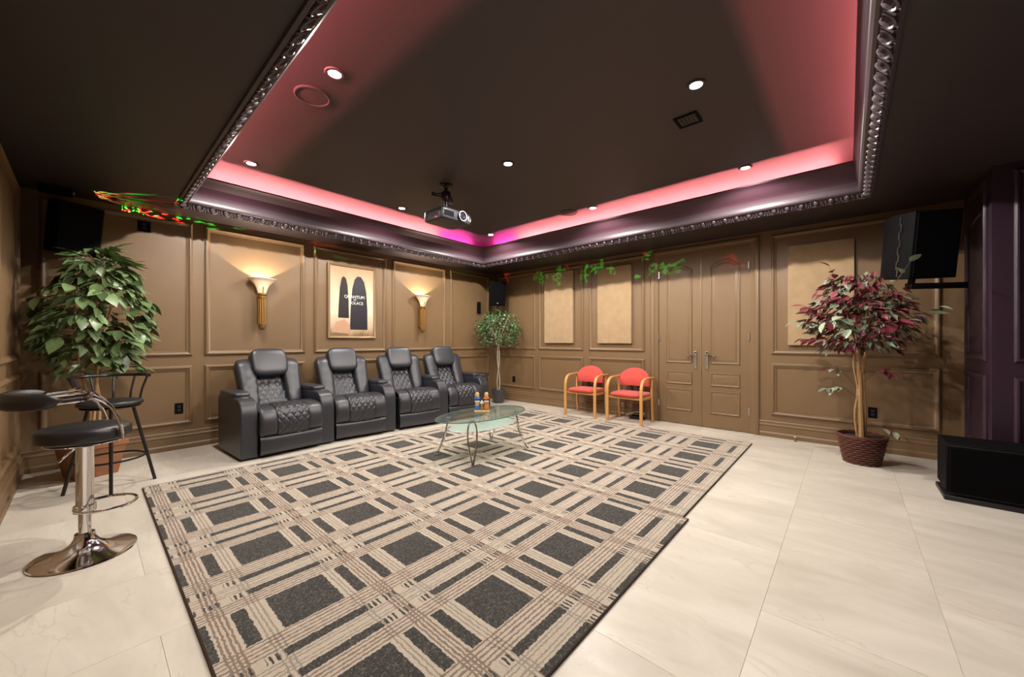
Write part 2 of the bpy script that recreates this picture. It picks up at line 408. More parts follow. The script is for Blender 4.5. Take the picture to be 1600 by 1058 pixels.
# ------------------------------------------------------------------ structure: soffit, tray, cove, upper ceiling
so = MB()
so.box(XL - .1, XR + .1, TY1, YB + .1, ZS, 2.62).box(XL - .1, XR + .1, YF - .1, TY0, ZS, 2.62)
so.box(XL - .1, TX0, TY0, TY1, ZS, 2.62).box(TX1, XR + .1, TY0, TY1, ZS, 2.62)
struct(so.build('ceiling_soffit', M['soffit'], smooth=False), 'dark dropped soffit round the tray ceiling')
ce = MB().box(TX0 - .40, TX1 + .40, TY0 - .40, TY1 + .40, ZC, ZC + .1)
for bxx in ((TX0 - .40, TX0 - .26, TY0 - .40, TY1 + .40), (TX1 + .26, TX1 + .40, TY0 - .40, TY1 + .40), (TX0 - .40, TX1 + .40, TY0 - .40, TY0 - .26), (TX0 - .40, TX1 + .40, TY1 + .26, TY1 + .40)):
    ce.box(*bxx, 2.61, ZC + .05)
struct(ce.build('ceiling', M['ceil'], smooth=False), 'dark brown raised tray ceiling')
fnT = lambda u, v, h: (u, v, h)
tr = frame_rect(MB(), TX0, TX1, TY0, TY1, [(-.012, 2.585), (-.008, 2.562), (.008, 2.556), (.014, 2.566), (.062, 2.606), (.070, 2.602), (.084, 2.606), (.096, 2.618), (.100, 2.634), (.096, 2.652), (.090, 2.668), (.096, 2.690), (.104, 2.700), (.05, 2.70), (.0, 2.63)], fnT)
tr = struct(tr.build('trim_1', M['egg'], angle=28), 'glossy dark egg and dart moulding round the tray')
cr = MB(); CRK = (.16, .16, .16, .16)
CROWN = [(-.05, 2.695, 0), (.000, 2.695, 0), (.006, 2.708, 0), (.014, 2.722, .03), (.016, 2.745, .25), (.016, 2.775, .50), (.016, 2.805, .75), (.018, 2.826, .92), (.022, 2.832, 1), (.024, 2.846, 1), (.014, 2.850, 1), (.000, 2.836, 1), (-.02, 2.755, .3), (-.10, 2.745, 0), (-.365, 2.74, 0)]
def crown_ring(u, v, su, sv, ku, kv): return [(u + su * (.10 + t + ku * f), v + sv * (.10 + t + kv * f), z) for t, z, f in CROWN]
KN, KF = .012, .158          # the crown leans in less on the near and left sides
cr.loft([crown_ring(TX0, TY0, 1, 1, KN, KN), crown_ring(TX1, TY0, -1, 1, KF, KN), crown_ring(TX1, TY1, -1, -1, KF, KF), crown_ring(TX0, TY1, 1, -1, KN, KF)], False, True)
struct(cr.build('trim_2', M['crown'], angle=28), 'plum cove crown hiding the pink light strips')
# egg and dart pieces
eg = MB()
eg.superell((0, .002, .006), (.024, .032, .020), 1, 1, 8, 4)
arc = [(.043 * math.cos(t), .036 * math.sin(t) * 1.15 + .006, .007) for t in [R(-200 + 20 * k) for k in range(12)]]
eg.tube(arc, .0075, 5)
eg.tube([(.058, -.034, .004), (.058, .034, .004)], [.009, .003], 5)
egm = eg.mesh('egg_and_dart'); egm.materials.append(M['egg'])
for side in range(4):
    L = (TX1 - TX0) if side % 2 == 0 else (TY1 - TY0); n = int(round(L / .118)); st = L / n
    ang = (0, R(90), R(180), R(270))[side]
    cx_, cy_ = ((TX0 + TX1) / 2, (TY0 + TY1) / 2)
    hx, hy = (TX1 - TX0) / 2, (TY1 - TY0) / 2
    out = Vector((0, -1, 0)) if side == 0 else Vector((1, 0, 0)) if side == 1 else Vector((0, 1, 0)) if side == 2 else Vector((-1, 0, 0))
    along = Vector((-out.y, out.x, 0)); half = hy if side % 2 == 0 else hx
    for k in range(n):
        s_ = -L / 2 + st * (k + .5)
        if abs(s_) > L / 2 - .05: continue
        pos = Vector((cx_, cy_, 0)) + out * (half - .038) + along * s_ + Vector((0, 0, 2.586))
        nz = (-out * .72 + Vector((0, 0, -.70))).normalized(); yv = (-out * .70 + Vector((0, 0, .72))).normalized(); xv = yv.cross(nz)
        Mx = Matrix((xv, yv, nz)).transposed().to_4x4(); Mx.translation = pos
        link('egg_and_dart', egm, tr, Mx)

# pink light strips lying in the cove
def strip(x0, y0, x1, y1, inward, watts, col, label, zl=2.786):
    a = Vector((x0, y0, zl)); b2 = Vector((x1, y1, zl)); L = (b2 - a).length; d = (b2 - a) / L
    o = thing('cove_light_strip', label, 'light strip', (a + b2) / 2 - Vector((0, 0, .1)), 0, 'light strips in the ceiling cove')
    i = Vector(inward); w = Vector((-i.x, -i.y, 0))
    M2 = Matrix((d, i, Vector((0, 0, 1)))).transposed().to_4x4()
    MB().box(-L / 2, L / 2, -.012, .012, .045, .098, M2).build('mounting_batten', M['ceil'], o, smooth=False)
    MB().box(-L / 2, L / 2, -.007, .007, .0982, .0994, M2).build('led_tape', col[1], o, smooth=False)
    ld = bpy.data.lights.new('cove_light', 'AREA'); ld.shape = 'RECTANGLE'; ld.size = L; ld.size_y = .010; ld.energy = watts * L; ld.color = col[0]
    lo = bpy.data.objects.new('cove_light', ld); COL.objects.link(lo); lo.parent = o
    z = -(i * .97 + Vector((0, 0, .22))).normalized(); x_ = d; y_ = z.cross(x_)
    Mx = Matrix((x_, y_, z)).transposed().to_4x4(); Mx.translation = Vector((0, 0, .104)); lo.matrix_local = Mx
PINK = ((1, .235, .25), M['led']); HOT = ((1, .05, .36), emat('magenta_led', (1, .05, .36), 12))
tn, tf = .10 + KN + .024 - .35, .10 + KF + .024 - .35
strip(TX0 + tn, TY0 + .1, TX0 + tn, TY1 - .1, (1, 0, 0), COVE_W * 1.25, PINK, 'pink light strip hidden in the cove along the left of the tray', 2.805)
strip(TX0 + .1, TY0 + tn, TX1 - .1, TY0 + tn, (0, 1, 0), COVE_W * 1.35, PINK, 'pink light strip hidden in the cove along the near side of the tray', 2.800)
strip(TX0 + .25, TY1 - tf, TX1 - 1.0, TY1 - tf, (0, -1, 0), COVE_W * .52, PINK, 'pink light strip hidden in the cove above the recliners')
strip(TX1 - tf, TY0 + .25, TX1 - tf, TY1 - .80, (-1, 0, 0), COVE_W * .52, PINK, 'pink light strip hidden in the cove above the double doors')
strip(TX1 - .95, TY1 - tf, TX1 - .25, TY1 - tf, (0, -1, 0), COVE_W * .45, HOT, 'magenta light strip in the far cove corner, above the recliner wall')
strip(TX1 - tf, TY1 - .75, TX1 - tf, TY1 - .25, (-1, 0, 0), COVE_W * .45, HOT, 'magenta light strip in the far cove corner, above the door wall')

# recessed downlights
names = {(0, 0): 'nearest the camera at the left of the tray', (1, 0): 'beside the square ceiling vent', (2, 0): 'at the near end of the door side',
         (0, 1): 'beside the large round speaker grille at the left', (1, 1): 'in the middle of the tray ceiling', (2, 1): 'beside the small round speaker grille on the door side',
         (0, 2): 'in the left rear corner of the tray', (1, 2): 'left of the projector on the recliner side', (2, 2): 'in the magenta far corner of the tray'}
for i, x in enumerate((1.058, 2.71, 4.335)):
    for j, y in enumerate((.76, 2.46, 4.31)):
        if (i, j) == (0, 0): continue        # behind the camera's view
        o = thing('recessed_downlight', 'lit recessed downlight ' + names[(i, j)], 'downlight', (x, y, ZC), 0, 'recessed downlights in the tray ceiling')
        MB().lathe([(.040, -.002), (.040, -.008), (.058, -.008), (.062, -.002), (.062, 0), (.040, 0)], 24).build('trim_ring', M['ceil'], o)
        MB().lathe([(.0, -.0035), (.038, -.0035), (.038, -.001), (0, -.001)], 20).build('lens', M['lamp'], o)
        ld = bpy.data.lights.new('downlight', 'SPOT'); ld.energy = SPOT_W; ld.spot_size = R(164); ld.spot_blend = .22; ld.shadow_soft_size = .02; ld.color = (1, .93, .85)
        lo = bpy.data.objects.new('downlight', ld); COL.objects.link(lo); lo.parent = o; lo.location = (0, 0, -.018)

# ------------------------------------------------------------------ structure: double doors
cas = MB()
CP = [(-.0, 0), (0, .012), (.012, .024), (.03, .028), (.05, .026), (.06, .018), (.085, .014), (.104, .012), (.106, 0)]
def casing():
    mb = MB(); rings = []
    w = .104
    for (u, v, su, sv) in ((DY0 - w, 0, 1, 0), (DY0 - w, DZ + .09, 1, -.09 / w), (DY1 + .118, DZ + .09, -.118 / w, -.09 / w), (DY1 + .118, 0, -.118 / w, 0)):
        rings.append([fnR(u + su * t, v + sv * t, h) for t, h in CP])
    return mb.loft(rings, True)
struct(casing().build('trim_3', M['wall'], angle=25), 'brown door casing round the double doors')
def door_leaf(name, y0, y1, hinge_y, handle_y, label):
    d = MB().box(XR + .004, XR + .045, y0 + .002, y1 - .002, .008, DZ - .003).build(name, M['wall'], smooth=False); struct(d, label)
    fnD = lambda u, v, h: (XR + .004 - h, u, v)
    a, b2 = y0 + .115, y1 - .115
    pr = [(0, 0), (.004, .010), (.014, .013), (.024, .006), (.034, .003), (.050, .010), (.058, .011)]
    arch = [(a, .88), (b2, .88)] + [(b2 + (a - b2) * k / 10, 2.215 + .075 * math.sin(math.pi * k / 10)) for k in range(11)]
    mb = frame_poly(MB(), arch, pr, fnD)
    n = len(arch); mb.add([], []); k = len(mb.v); m_ = len(pr)
    mb.f.append(tuple(i * m_ + m_ - 1 for i in range(n)))
    mb.build('panel', M['wall'], d, angle=25)
    for z0, z1 in ((.575, .765), (.195, .515)):
        mb = frame_rect(MB(), a, b2, z0, z1, pr, fnD); mb.f.append(tuple(i * m_ + m_ - 1 for i in range(4))); mb.build('panel', M['wall'], d, angle=25)
    s = 1 if handle_y > (y0 + y1) / 2 else -1
    h = MB().superell((XR - .003, handle_y, .93), (.007, .021, .125), .3, .3, 16, 8).build('handle_plate', M['steel'], d)
    MB().tube([(XR - .005, handle_y, .995), (XR - .045, handle_y, .995)], .010, 10).tube(spline([(XR - .042, handle_y, .995), (XR - .046, handle_y - s * .03, .996), (XR - .046, handle_y - s * .09, .990), (XR - .044, handle_y - s * .125, .994)], 4), [.010] * 9 + [.009] * 3 + [.008], 8).build('lever', M['chrome'], h)
    MB().lathe([(0, 0), (.012, 0), (.012, .006), (.009, .008), (0, .008)], 12, Matrix.Translation((XR - .009, handle_y, 1.035)) @ Matrix.Rotation(R(-90), 4, 'Y')).build('lock_cylinder', M['black'], h)
    for z in (.28, 1.25, 2.18):
        MB().tube([(XR - .012, hinge_y, z - .05), (XR - .012, hinge_y, z + .05)], .007, 8).box(XR - .006, XR + .004, hinge_y - .016, hinge_y + .016, z - .045, z + .045).build('hinge', M['steel'], d)
mid = (DY0 + DY1) / 2
door_leaf('door_1', mid + .0015, DY1, DY1 - .006, mid + .075, 'brown panelled door leaf next to the red chairs')
door_leaf('door_2', DY0, mid - .0015, DY0 + .006, mid - .075, 'brown panelled door leaf on the potted tree side')
struct(MB().box(XR - .003, XR + .004, mid - .006, mid + .006, .008, DZ - .004).build('trim_4', M['frame'], smooth=False), 'pale meeting strip between the door leaves')

# ------------------------------------------------------------------ rugs
def rug(x0, x1, y0, y1, seam, label):
    h = .012
    o = MB().box(x0, x1, y0, y1, .0005, h).build('area_rug', M['rug'], bev=.002, smooth=False); tag(o, label, 'rug', 'plaid area rugs')
    c = [(x1, y0), (x0, y0), (x0, y1), (x1, y1)] if seam == 'x1' else [(x0, y0), (x1, y0), (x1, y1), (x0, y1)]; pts = []
    for i in range(3):
        a = Vector(c[i]); b2 = Vector(c[i + 1])
        pts += [a.lerp(b2, k / 12).to_3d() + Vector((0, 0, .0065)) for k in range(12 + (i == 2))]
    MB().tube(pts, .0062, 6).build('binding', M['bind'], o)
rug(.305, 2.673, .80, 4.27, 'x1', 'plaid beige and charcoal rug nearest the camera, its corner by the chrome bar stool')
rug(2.677, 5.125, .835, 4.20, 'x0', 'plaid beige and charcoal rug in front of the doors and red chairs')

# ------------------------------------------------------------------ theatre recliners
def recl_parts(root, left_arm):
    W2 = .31
    def S(t):         # seat profile, front bottom to back
        P = [(.0, .225), (-.022, .30), (-.020, .38), (.012, .455), (.08, .495), (.20, .508), (.34, .495), (.54, .465)]
        q = t * (len(P) - 1); i = min(int(q), len(P) - 2); f_ = q - i
        def cr_(a, b, c, d, t): return .5 * (2 * b + (c - a) * t + (2 * a - 5 * b + 4 * c - d) * t * t + (3 * b - a - 3 * c + d) * t ** 3)
        g = [P[max(0, min(len(P) - 1, i + k))] for k in (-1, 0, 1, 2)]
        return cr_(g[0][0], g[1][0], g[2][0], g[3][0], f_), cr_(g[0][1], g[1][1], g[2][1], g[3][1], f_)
    def nrm(t, F):
        a = F(max(0, t - .01)); b2 = F(min(1, t + .01)); dy, dz = b2[0] - a[0], b2[1] - a[1]; l = math.hypot(dy, dz)
        return -dz / l, dy / l
    def quilt(u, t, nu, nt):
        a = u * nu + t * nt; b2 = u * nu - t * nt
        return min(abs(math.sin(math.pi * a)), abs(math.sin(math.pi * b2))) ** .45
    def puff(u, p=4): return 1 - abs(2 * u - 1) ** p
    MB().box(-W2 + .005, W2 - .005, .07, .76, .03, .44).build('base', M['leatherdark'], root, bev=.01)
    def strip_(F, xa, xb, amp, q=None, nu=14, nv=36, wr=0):
        def fn(u, t):
            y, z = F(t); ny, nz = nrm(t, F); h = amp * puff(u, 6) * (1 if q else puff(t, 10))
            if q: h += .012 * quilt(u, t, *q)
            if wr: h += wr * math.sin(t * 55 + 3 * math.sin(u * 4 + xa * 9)) * (abs(2 * u - 1) ** 2) * puff(t, 4)
            return (xa + (xb - xa) * u, y + ny * h, z + nz * h)
        return MB().grid(nu, nv, fn)
    # the seat: two plain bolsters and the quilted middle
    c = strip_(S, -W2, -.15, .016, wr=.0018).build('seat_bolster', M['leather'], root)
    strip_(S, .15, W2, .016, wr=.0018).build('seat_bolster', M['leather'], root)
    strip_(S, -.15, .15, .008, (4.0, 6.5), 64, 112).build('quilted_seat_panel', M['leather'], root, angle=180)
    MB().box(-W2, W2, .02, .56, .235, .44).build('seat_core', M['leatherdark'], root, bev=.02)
    # footrest
    def Fp(t): return (.004 - .020 * math.sin(math.pi * t) ** .6, .035 + .180 * t)
    strip_(Fp, -W2 + .004, W2 - .004, .010, nu=20, nv=16).build('footrest', M['leather'], root)
    MB().box(-W2 + .008, W2 - .008, .005, .1, .035, .212).build('footrest_core', M['leatherdark'], root)
    # back
    def Bk(t): return (.505 + .235 * t + .02 * math.sin(math.pi * t), .445 + .42 * t)
    strip_(Bk, -.155, .155, .010, (4.0, 4.5), 64, 84).build('quilted_back_panel', M['leather'], root, angle=180)
    tl = Matrix.Translation((0, .50, .44)) @ Matrix.Rotation(R(-23), 4, 'X')
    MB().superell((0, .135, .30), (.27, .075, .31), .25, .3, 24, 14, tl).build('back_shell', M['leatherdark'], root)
    for s in (-1, 1):
        rings = []; nr = 22
        for k in range(nr + 1):
            t = k / nr; z = .60 * (1 - (1 - t) ** 1.0); e = min(1, ((1 - t) / .16)) ** .5 if t > .84 else 1; e = max(e, .05)
            e0 = min(1, .6 + t / .15)
            cx = s * (.226 + .010 * t); hw = (.082 + .024 * t) * (.62 + .38 * e); th = .075 * (.25 + .75 * e) * e0
            ring = []
            for j in range(20):
                a = 2 * math.pi * j / 20
                sx = math.copysign(abs(math.cos(a)) ** .55, math.cos(a)); sy = math.copysign(abs(math.sin(a)) ** .55, math.sin(a))
                wrk = .0035 * math.sin(t * 34 + 2 * math.sin(a + s)) * max(0, -sy) * math.sin(math.pi * t)
                ring.append(tl @ Vector((cx + sx * hw, .03 + sy * th + wrk - .012 * abs(sx) * 0, z * (1 - .015 * (sx * s > .5)))))
            rings.append(ring)
        MB().loft(rings).build('back_wing', M['leather'], root, angle=60)
    hd = MB()
    def hp(p):  # crease a little
        return p
    hd.superell((0, -.010, .535), (.190, .080, .170), .50, .34, 40, 24, tl)
    hd.build('headrest', M['leather'], root, angle=80)
    # arms
    arm_poly = [(.03, .02), (.03, .36), (.034, .44), (.048, .51), (.078, .565), (.12, .598), (.17, .612), (.30, .618), (.74, .612), (.77, .59), (.78, .55), (.78, .02)]
    for s in ([-1, 1] if left_arm else [1]):
        xa, xb = (W2 + .002, W2 + .157) if s > 0 else (-W2 - .157, -W2 - .002)
        a = MB().prism(arm_poly, lambda y, z, d: (d, y, z), xa, xb).build('arm', M['leather'], root, bev=.016, seg=3, angle=50)
        lid = MB(); lid.superell(((xa + xb) / 2, .50, .632), (.079, .26, .034), .35, .3, 24, 10); lid.build('armrest_lid', M['leather'], a, angle=60)
        cp = MB().superell(((xa + xb) / 2, .185, .616), (.034, .030, .006), .3, .3, 16, 6).build('control_panel', M['steel'], a)
        for k in (-1, 1): MB().lathe([(0, 0), (.007, 0), (.006, .003), (0, .003)], 10, Matrix.Translation(((xa + xb) / 2 + k * .014, .185, .6218))).build('button', M['black'], a)
        MB().lathe([(.030, 0), (.032, .003), (.026, .003), (.024, -.01), (0, -.01)], 20, Matrix.Translation(((xa + xb) / 2 - .0, .255 - .03, .617))) if False else None
    for s in (-1, 1):
        for y in (.09, .70): MB().lathe([(.02, 0), (.024, .004), (.022, .03), (0, .03)], 12, Matrix.Translation((s * .27, y, 0))).build('foot', M['black'], root)
g = 'black leather theatre recliners in a row'
rA = thing('recliner', 'black leather recliner with two arms at the left end of the row', 'recliner', (1.475, 4.455, 0), R(3), g); recl_parts(rA, True)
rB = thing('recliner', 'black leather recliner second from the left, beneath the framed poster', 'recliner', (2.265, 4.492, 0), R(-5), g); recl_parts(rB, False)
rC = copy_tree(rB); rC.location = (3.085, 4.435, 0); rC.rotation_euler = (0, 0, R(-7)); rC['label'] = 'black leather recliner third from the left, behind the glass coffee table'
rD = copy_tree(rB); rD.location = (3.875, 4.385, 0); rD.rotation_euler = (0, 0, R(-7)); rD['label'] = 'black leather recliner at the right end of the row, nearest the room corner'

# ------------------------------------------------------------------ red visitor chairs
def red_chair(root):      # faces -x, origin on the floor at the middle of the front legs
    w = .262
    for s in (-1, 1):
        y = s * w
        fr = spline([(0, y, 0), (0, y, .20), (.0, y, .45), (.012, y, .54), (.055, y, .615), (.13, y, .645), (.24, y, .652), (.42, y, .655)], 5)
        mb = MB(); rings = []
        for i, p in enumerate(fr):
            a = fr[max(0, i - 1)]; b2 = fr[min(len(fr) - 1, i + 1)]; t = (b2 - a).normalized(); nn = Vector((-t.z, 0, t.x))
            hw = .021
            rings.append([p + nn * .0125 + Vector((0, -hw, 0)), p + nn * .0125 + Vector((0, hw, 0)), p - nn * .0125 + Vector((0, hw, 0)), p - nn * .0125 + Vector((0, -hw, 0))])
        mb.loft(rings).build('arm_and_front_leg', M['wood'], root, bev=.004)
        rl = spline([(.40, y, 0), (.375, y, .25), (.37, y, .45), (.385, y, .665)], 5); mb = MB(); rings = []
        for p in rl: rings.append([p + Vector((dx * .016, dy * .014, 0)) for dx, dy in ((-1, -1), (1, -1), (1, 1), (-1, 1))])
        mb.loft(rings).build('rear_leg', M['wood'], root, bev=.004)
        MB().box(.0, .38, y - s * .012 - .009, y - s * .012 + .009, .345, .385).build('side_rail', M['wood'], root, bev=.004)
    MB().box(.03, .05, -w, w, .35, .385).build('front_rail', M['wood'], root, bev=.004)
    MB().superell((.215, 0, .412), (.225, .243, .028), .4, .35, 32, 10).build('seat', M['red'], root, angle=60)
    # backrest: rounded top, slightly bowed
    out = [(-.235, .52), (.235, .52)] + [(.245 * math.cos(R(k)) if abs(math.cos(R(k))) < .99 else math.copysign(.243, math.cos(R(k))), .60 + .19 * math.sin(R(k))) for k in range(0, 181, 12)]
    mb = MB(); rings = []
    for d, sc in ((-.022, .93), (-.016, .985), (0, 1), (.014, .985), (.02, .95)):
        rings.append([(.36 + .10 * (z - .5) + d - .5 * y * y * 0 + .35 * -(y * y), y * sc, .64 + (z - .64) * sc) for y, z in out])
    mb.loft(rings).build('backrest', M['red'], root, angle=60)
    for s in (-1, 1):
        MB().box(.368, .388, s * .055 - .018, s * .055 + .018, .36, .56).build('back_support', M['black'], root)
gc = 'red wooden armchairs by the doors'
c1 = thing('armchair', 'red upholstered beech armchair farther from the double doors', 'armchair', (5.172, 3.165, 0), R(2), gc); red_chair(c1)
c2 = copy_tree(c1); c2.location = (5.172, 2.43, 0); c2.rotation_euler = (0, 0, R(-1)); c2['label'] = 'red upholstered beech armchair right beside the double doors'

# ------------------------------------------------------------------ coffee table
tb = thing('coffee_table', 'oval glass coffee table with curved chrome legs on the rug', 'coffee table', (2.83, 2.93, .0125))
gt = MB().lathe([(.0, .400), (.985, .400), (.985, .412), (0, .412)], 64, None, .59, .32).build('glass_top', M['glass'], tb, angle=20)
MB().lathe([(.986, .4002), (.994, .401), (1, .406), (.994, .411), (.986, .4118)], 64, None, .59, .32, False).build('glass_edge', M['glassedge'], gt, angle=60)
MB().lathe([(.0, .285), (.98, .285), (1, .289), (.98, .293), (0, .293)], 48, None, .43, .235).build('lower_glass_shelf', M['frost'], tb, angle=20)
for sx in (-1, 1):
    for sy in (-1, 1):
        d = Vector((sx * .80, sy * .60, 0)).normalized(); n = Vector((-d.y, d.x, 0)); c = Vector((0, 0, 0))
        f_ = Vector((sx * .405, sy * .28, 0)); t = Vector((sx * .325, sy * .185, 0)); n = Vector((-sx * sy * .62, .78, 0)).normalized()
        at = lambda h: t.lerp(f_, (1 - h / .39) ** 1.7)
        W_ = [(.014, .006), (.06, .016), (.13, .031), (.21, .042), (.28, .045), (.34, .039), (.375, .026), (.388, .010)]
        p = spline([at(h) + n * w + Vector((0, 0, h)) for h, w in W_] + [at(h) - n * w + Vector((0, 0, h)) for h, w in W_[::-1]], 3)
        lg = MB().tube(p, .0088, 8).build('leg', M['chrome'], tb)
        MB().lathe([(0, 0), (.020, 0), (.020, .008), (.012, .016), (0, .016)], 14, Matrix.Translation(f_)).build('foot_pad', M['chrome'], lg)
        MB().lathe([(0, .386), (.024, .386), (.024, .4), (0, .4)], 16, Matrix.Translation(t)).build('glass_pad', M['chrome'], lg)
        MB().tube([t * .93 + Vector((0, 0, .284)), at(.284) * 1.02 + Vector((0, 0, .284))], .007, 6).build('shelf_bracket', M['chrome'], lg)
# little rack of tubes on the table
rk = thing('tube_rack', 'small wooden rack with blue and orange capped tubes on the glass table', 'ornament', (2.86, 2.98, .4245), R(-48))
MB().box(-.080, .080, -.030, .030, 0, .018).build('base', M['cork'], rk, bev=.004)
def post(x, col, h1, sandc, name, wtop):
    MB().lathe([(.022, .018), (.022, .105), (.016, .112), (.016, .12)], 18, Matrix.Translation((x, 0, 0))).build('tube', sandc, rk)
    MB().lathe([(.023, .026), (.0245, .03), (.0245, .07), (.023, .074)], 18, Matrix.Translation((x, 0, 0))).build('band', col, rk)
    MB().lathe([(.026, .108), (.028, .112), (.028, .118), (.026, .122), (.012, .124), (.012, .108)], 18, Matrix.Translation((x, 0, 0))).build('ring', M['white'], rk)
    MB().lathe([(.015, .124), (.015, .14), (.030, .142), (.032, .150), (.030, .158), (.014, .160)], 18, Matrix.Translation((x, 0, 0))).build('collar', col, rk)
    MB().lathe([(.014, .158), (.021, .166), (.022, .19), (.020, .205), (.014, .214), (0, .216)], 18, Matrix.Translation((x, 0, 0))).build('stopper', wtop, rk)
post(-.050, M['blue'], 0, M['cork'], 'a', M['cork']); post(.050, M['orange'], 0, M['orange'], 'b', M['cork'])
MB().lathe([(.016, .018), (.018, .03), (.018, .085), (.012, .09), (0, .09)], 16).build('small_tube', M['glass'], rk)
MB().lathe([(.010, .022), (.014, .03), (.013, .08), (0, .082)], 14).build('filling', M['sand'], rk)
MB().lathe([(.020, .088), (.022, .092), (.022, .104), (.012, .110), (.010, .124), (0, .126)], 16).build('lid', M['white'], rk)

# ------------------------------------------------------------------ chrome bar stool (front left)
st = thing('bar_stool', 'chrome pedestal bar stool with black round seat and curved back', 'bar stool', (-.005, 3.215, 0), R(8))
MB().lathe([(0, 0), (.205, 0), (.212, .004), (.210, .010), (.185, .017), (.130, .030), (.085, .048), (.058, .070), (.045, .095), (.040, .12), (0, .12)], 48).build('base', M['chrome'], st, angle=30)
MB().lathe([(.026, .10), (.026, .29), (.0, .29)], 24).build('lower_column', M['chrome'], st)
MB().lathe([(.028, .255), (.036, .26), (.036, .60), (.050, .62), (.050, .635), (0, .635)], 28).build('upper_column', M['chrome'], st)
MB().lathe([(.040, .235), (.046, .24), (.046, .275), (.040, .28)], 28).build('collar', M['chrome'], st)
ring = [(.085 + .125 * math.cos(a), .135 * math.sin(a), .255) for a in [2 * math.pi * k / 40 for k in range(40)]]
MB().tube(ring, .008, 8, False, True).build('footrest_ring', M['chrome'], st)
MB().lathe([(0, .628), (.150, .628), (.155, .634), (.150, .640), (0, .640)], 36).build('seat_plate', M['chrome'], st)
MB().superell((0, 0, .684), (.190, .190, .046), .45, 1, 40, 14).build('seat', M['vinyl'], st, angle=60)
MB().tube(spline([(-.02, -.03, .622), (-.06, -.08, .605), (-.11, -.13, .565)], 4), .005, 6).build('lift_lever', M['chrome'], st)
for dz, k in ((0, 1), (.026, .97)):
    pts = []
    for a in [R(-128 + 256 * i / 24) for i in range(25)]:
        pts.append((-.075 - .190 * math.cos(a) * k, .200 * math.sin(a) * k, .885 + dz * .8 - .015 * math.cos(a)))
    pts = [(.120, -.165, .645), (.112, -.175, .72), (.075, -.178, .83)] + pts[1:-1] + [(.075, .178, .83), (.112, .175, .72), (.120, .165, .645)]
    MB().tube(spline(pts, 2), .0095, 8).build('arm_tube', M['chrome'], st)
bk = MB(); rings = []
for i in range(25):
    a = R(-80 + 160 * i / 24); e = (1 - abs(2 * i / 24 - 1) ** 6) ** .5; e = max(e, .12); cen = Vector((-.075 - .198 * math.cos(a), .203 * math.sin(a), .892)); nr = Vector((-math.cos(a), math.sin(a), 0))
    rings.append([cen + nr * (.026 * e * math.cos(b2)) + Vector((0, 0, .045 * e * math.copysign(abs(math.sin(b2)) ** .6, math.sin(b2)))) for b2 in [2 * math.pi * j / 14 for j in range(14)]])
bk.loft(rings).build('backrest', M['vinyl'], st, angle=60)

# ------------------------------------------------------------------ black metal bar stool (behind)
s2 = thing('bar_stool', 'black metal four legged bar stool with curved rail back', 'bar stool', (.135, 4.51, 0), R(12))
foot = [(.255, -.06), (-.06, -.245), (-.245, .08), (.06, .245)]
for fx, fy in foot:
    MB().tube([(fx, fy, .0), (fx * .48, fy * .48, .665)], .012, 8).build('leg', M['darkmetal'], s2)
rr = .255 * (1 - .52 * .24 / .665)
MB().tube([(rr * .98 * math.cos(2 * math.pi * k / 32), rr * .98 * math.sin(2 * math.pi * k / 32), .24) for k in range(32)], .0085, 6, False, True).build('foot_ring', M['darkmetal'], s2)
MB().lathe([(0, .655), (.17, .655), (.178, .662), (.17, .668), (0, .668)], 32).build('seat_pan', M['darkmetal'], s2)
MB().superell((0, 0, .692), (.195, .195, .028), .6, 1, 36, 10).build('seat', M['vinyl'], s2, angle=60)
rail = []
for i in range(19):
    a = R(-20 + 215 * i / 18); rail.append((.225 * math.cos(a), .225 * math.sin(a), .905))
MB().tube(rail, .013, 8).build('back_rail', M['darkmetal'], s2)
for a in (0, 36, 72, 108, 144, 180):
    c, s = math.cos(R(a)), math.sin(R(a))
    MB().tube(spline([(c * .17, s * .17, .665), (c * .188, s * .188, .78), (c * .225, s * .225, .902)], 4), .008, 6).build('spindle', M['darkmetal'], s2)

# small black stool beyond the last recliner
s3 = thing('stool', 'small round black stool beyond the last recliner', 'stool', (4.67, 4.88, 0))
MB().superell((0, 0, .60), (.15, .15, .028), .6, 1, 28, 8).build('seat', M['vinyl'], s3)
for k in range(4):
    a = R(20 + 90 * k); MB().tube([(.17 * math.cos(a), .17 * math.sin(a), 0), (.11 * math.cos(a), .11 * math.sin(a), .58)], .011, 6).build('leg', M['darkmetal'], s3)
MB().tube([(.15 * math.cos(2 * math.pi * k / 24), .15 * math.sin(2 * math.pi * k / 24), .2) for k in range(24)], .007, 6, False, True).build('foot_ring', M['darkmetal'], s3)

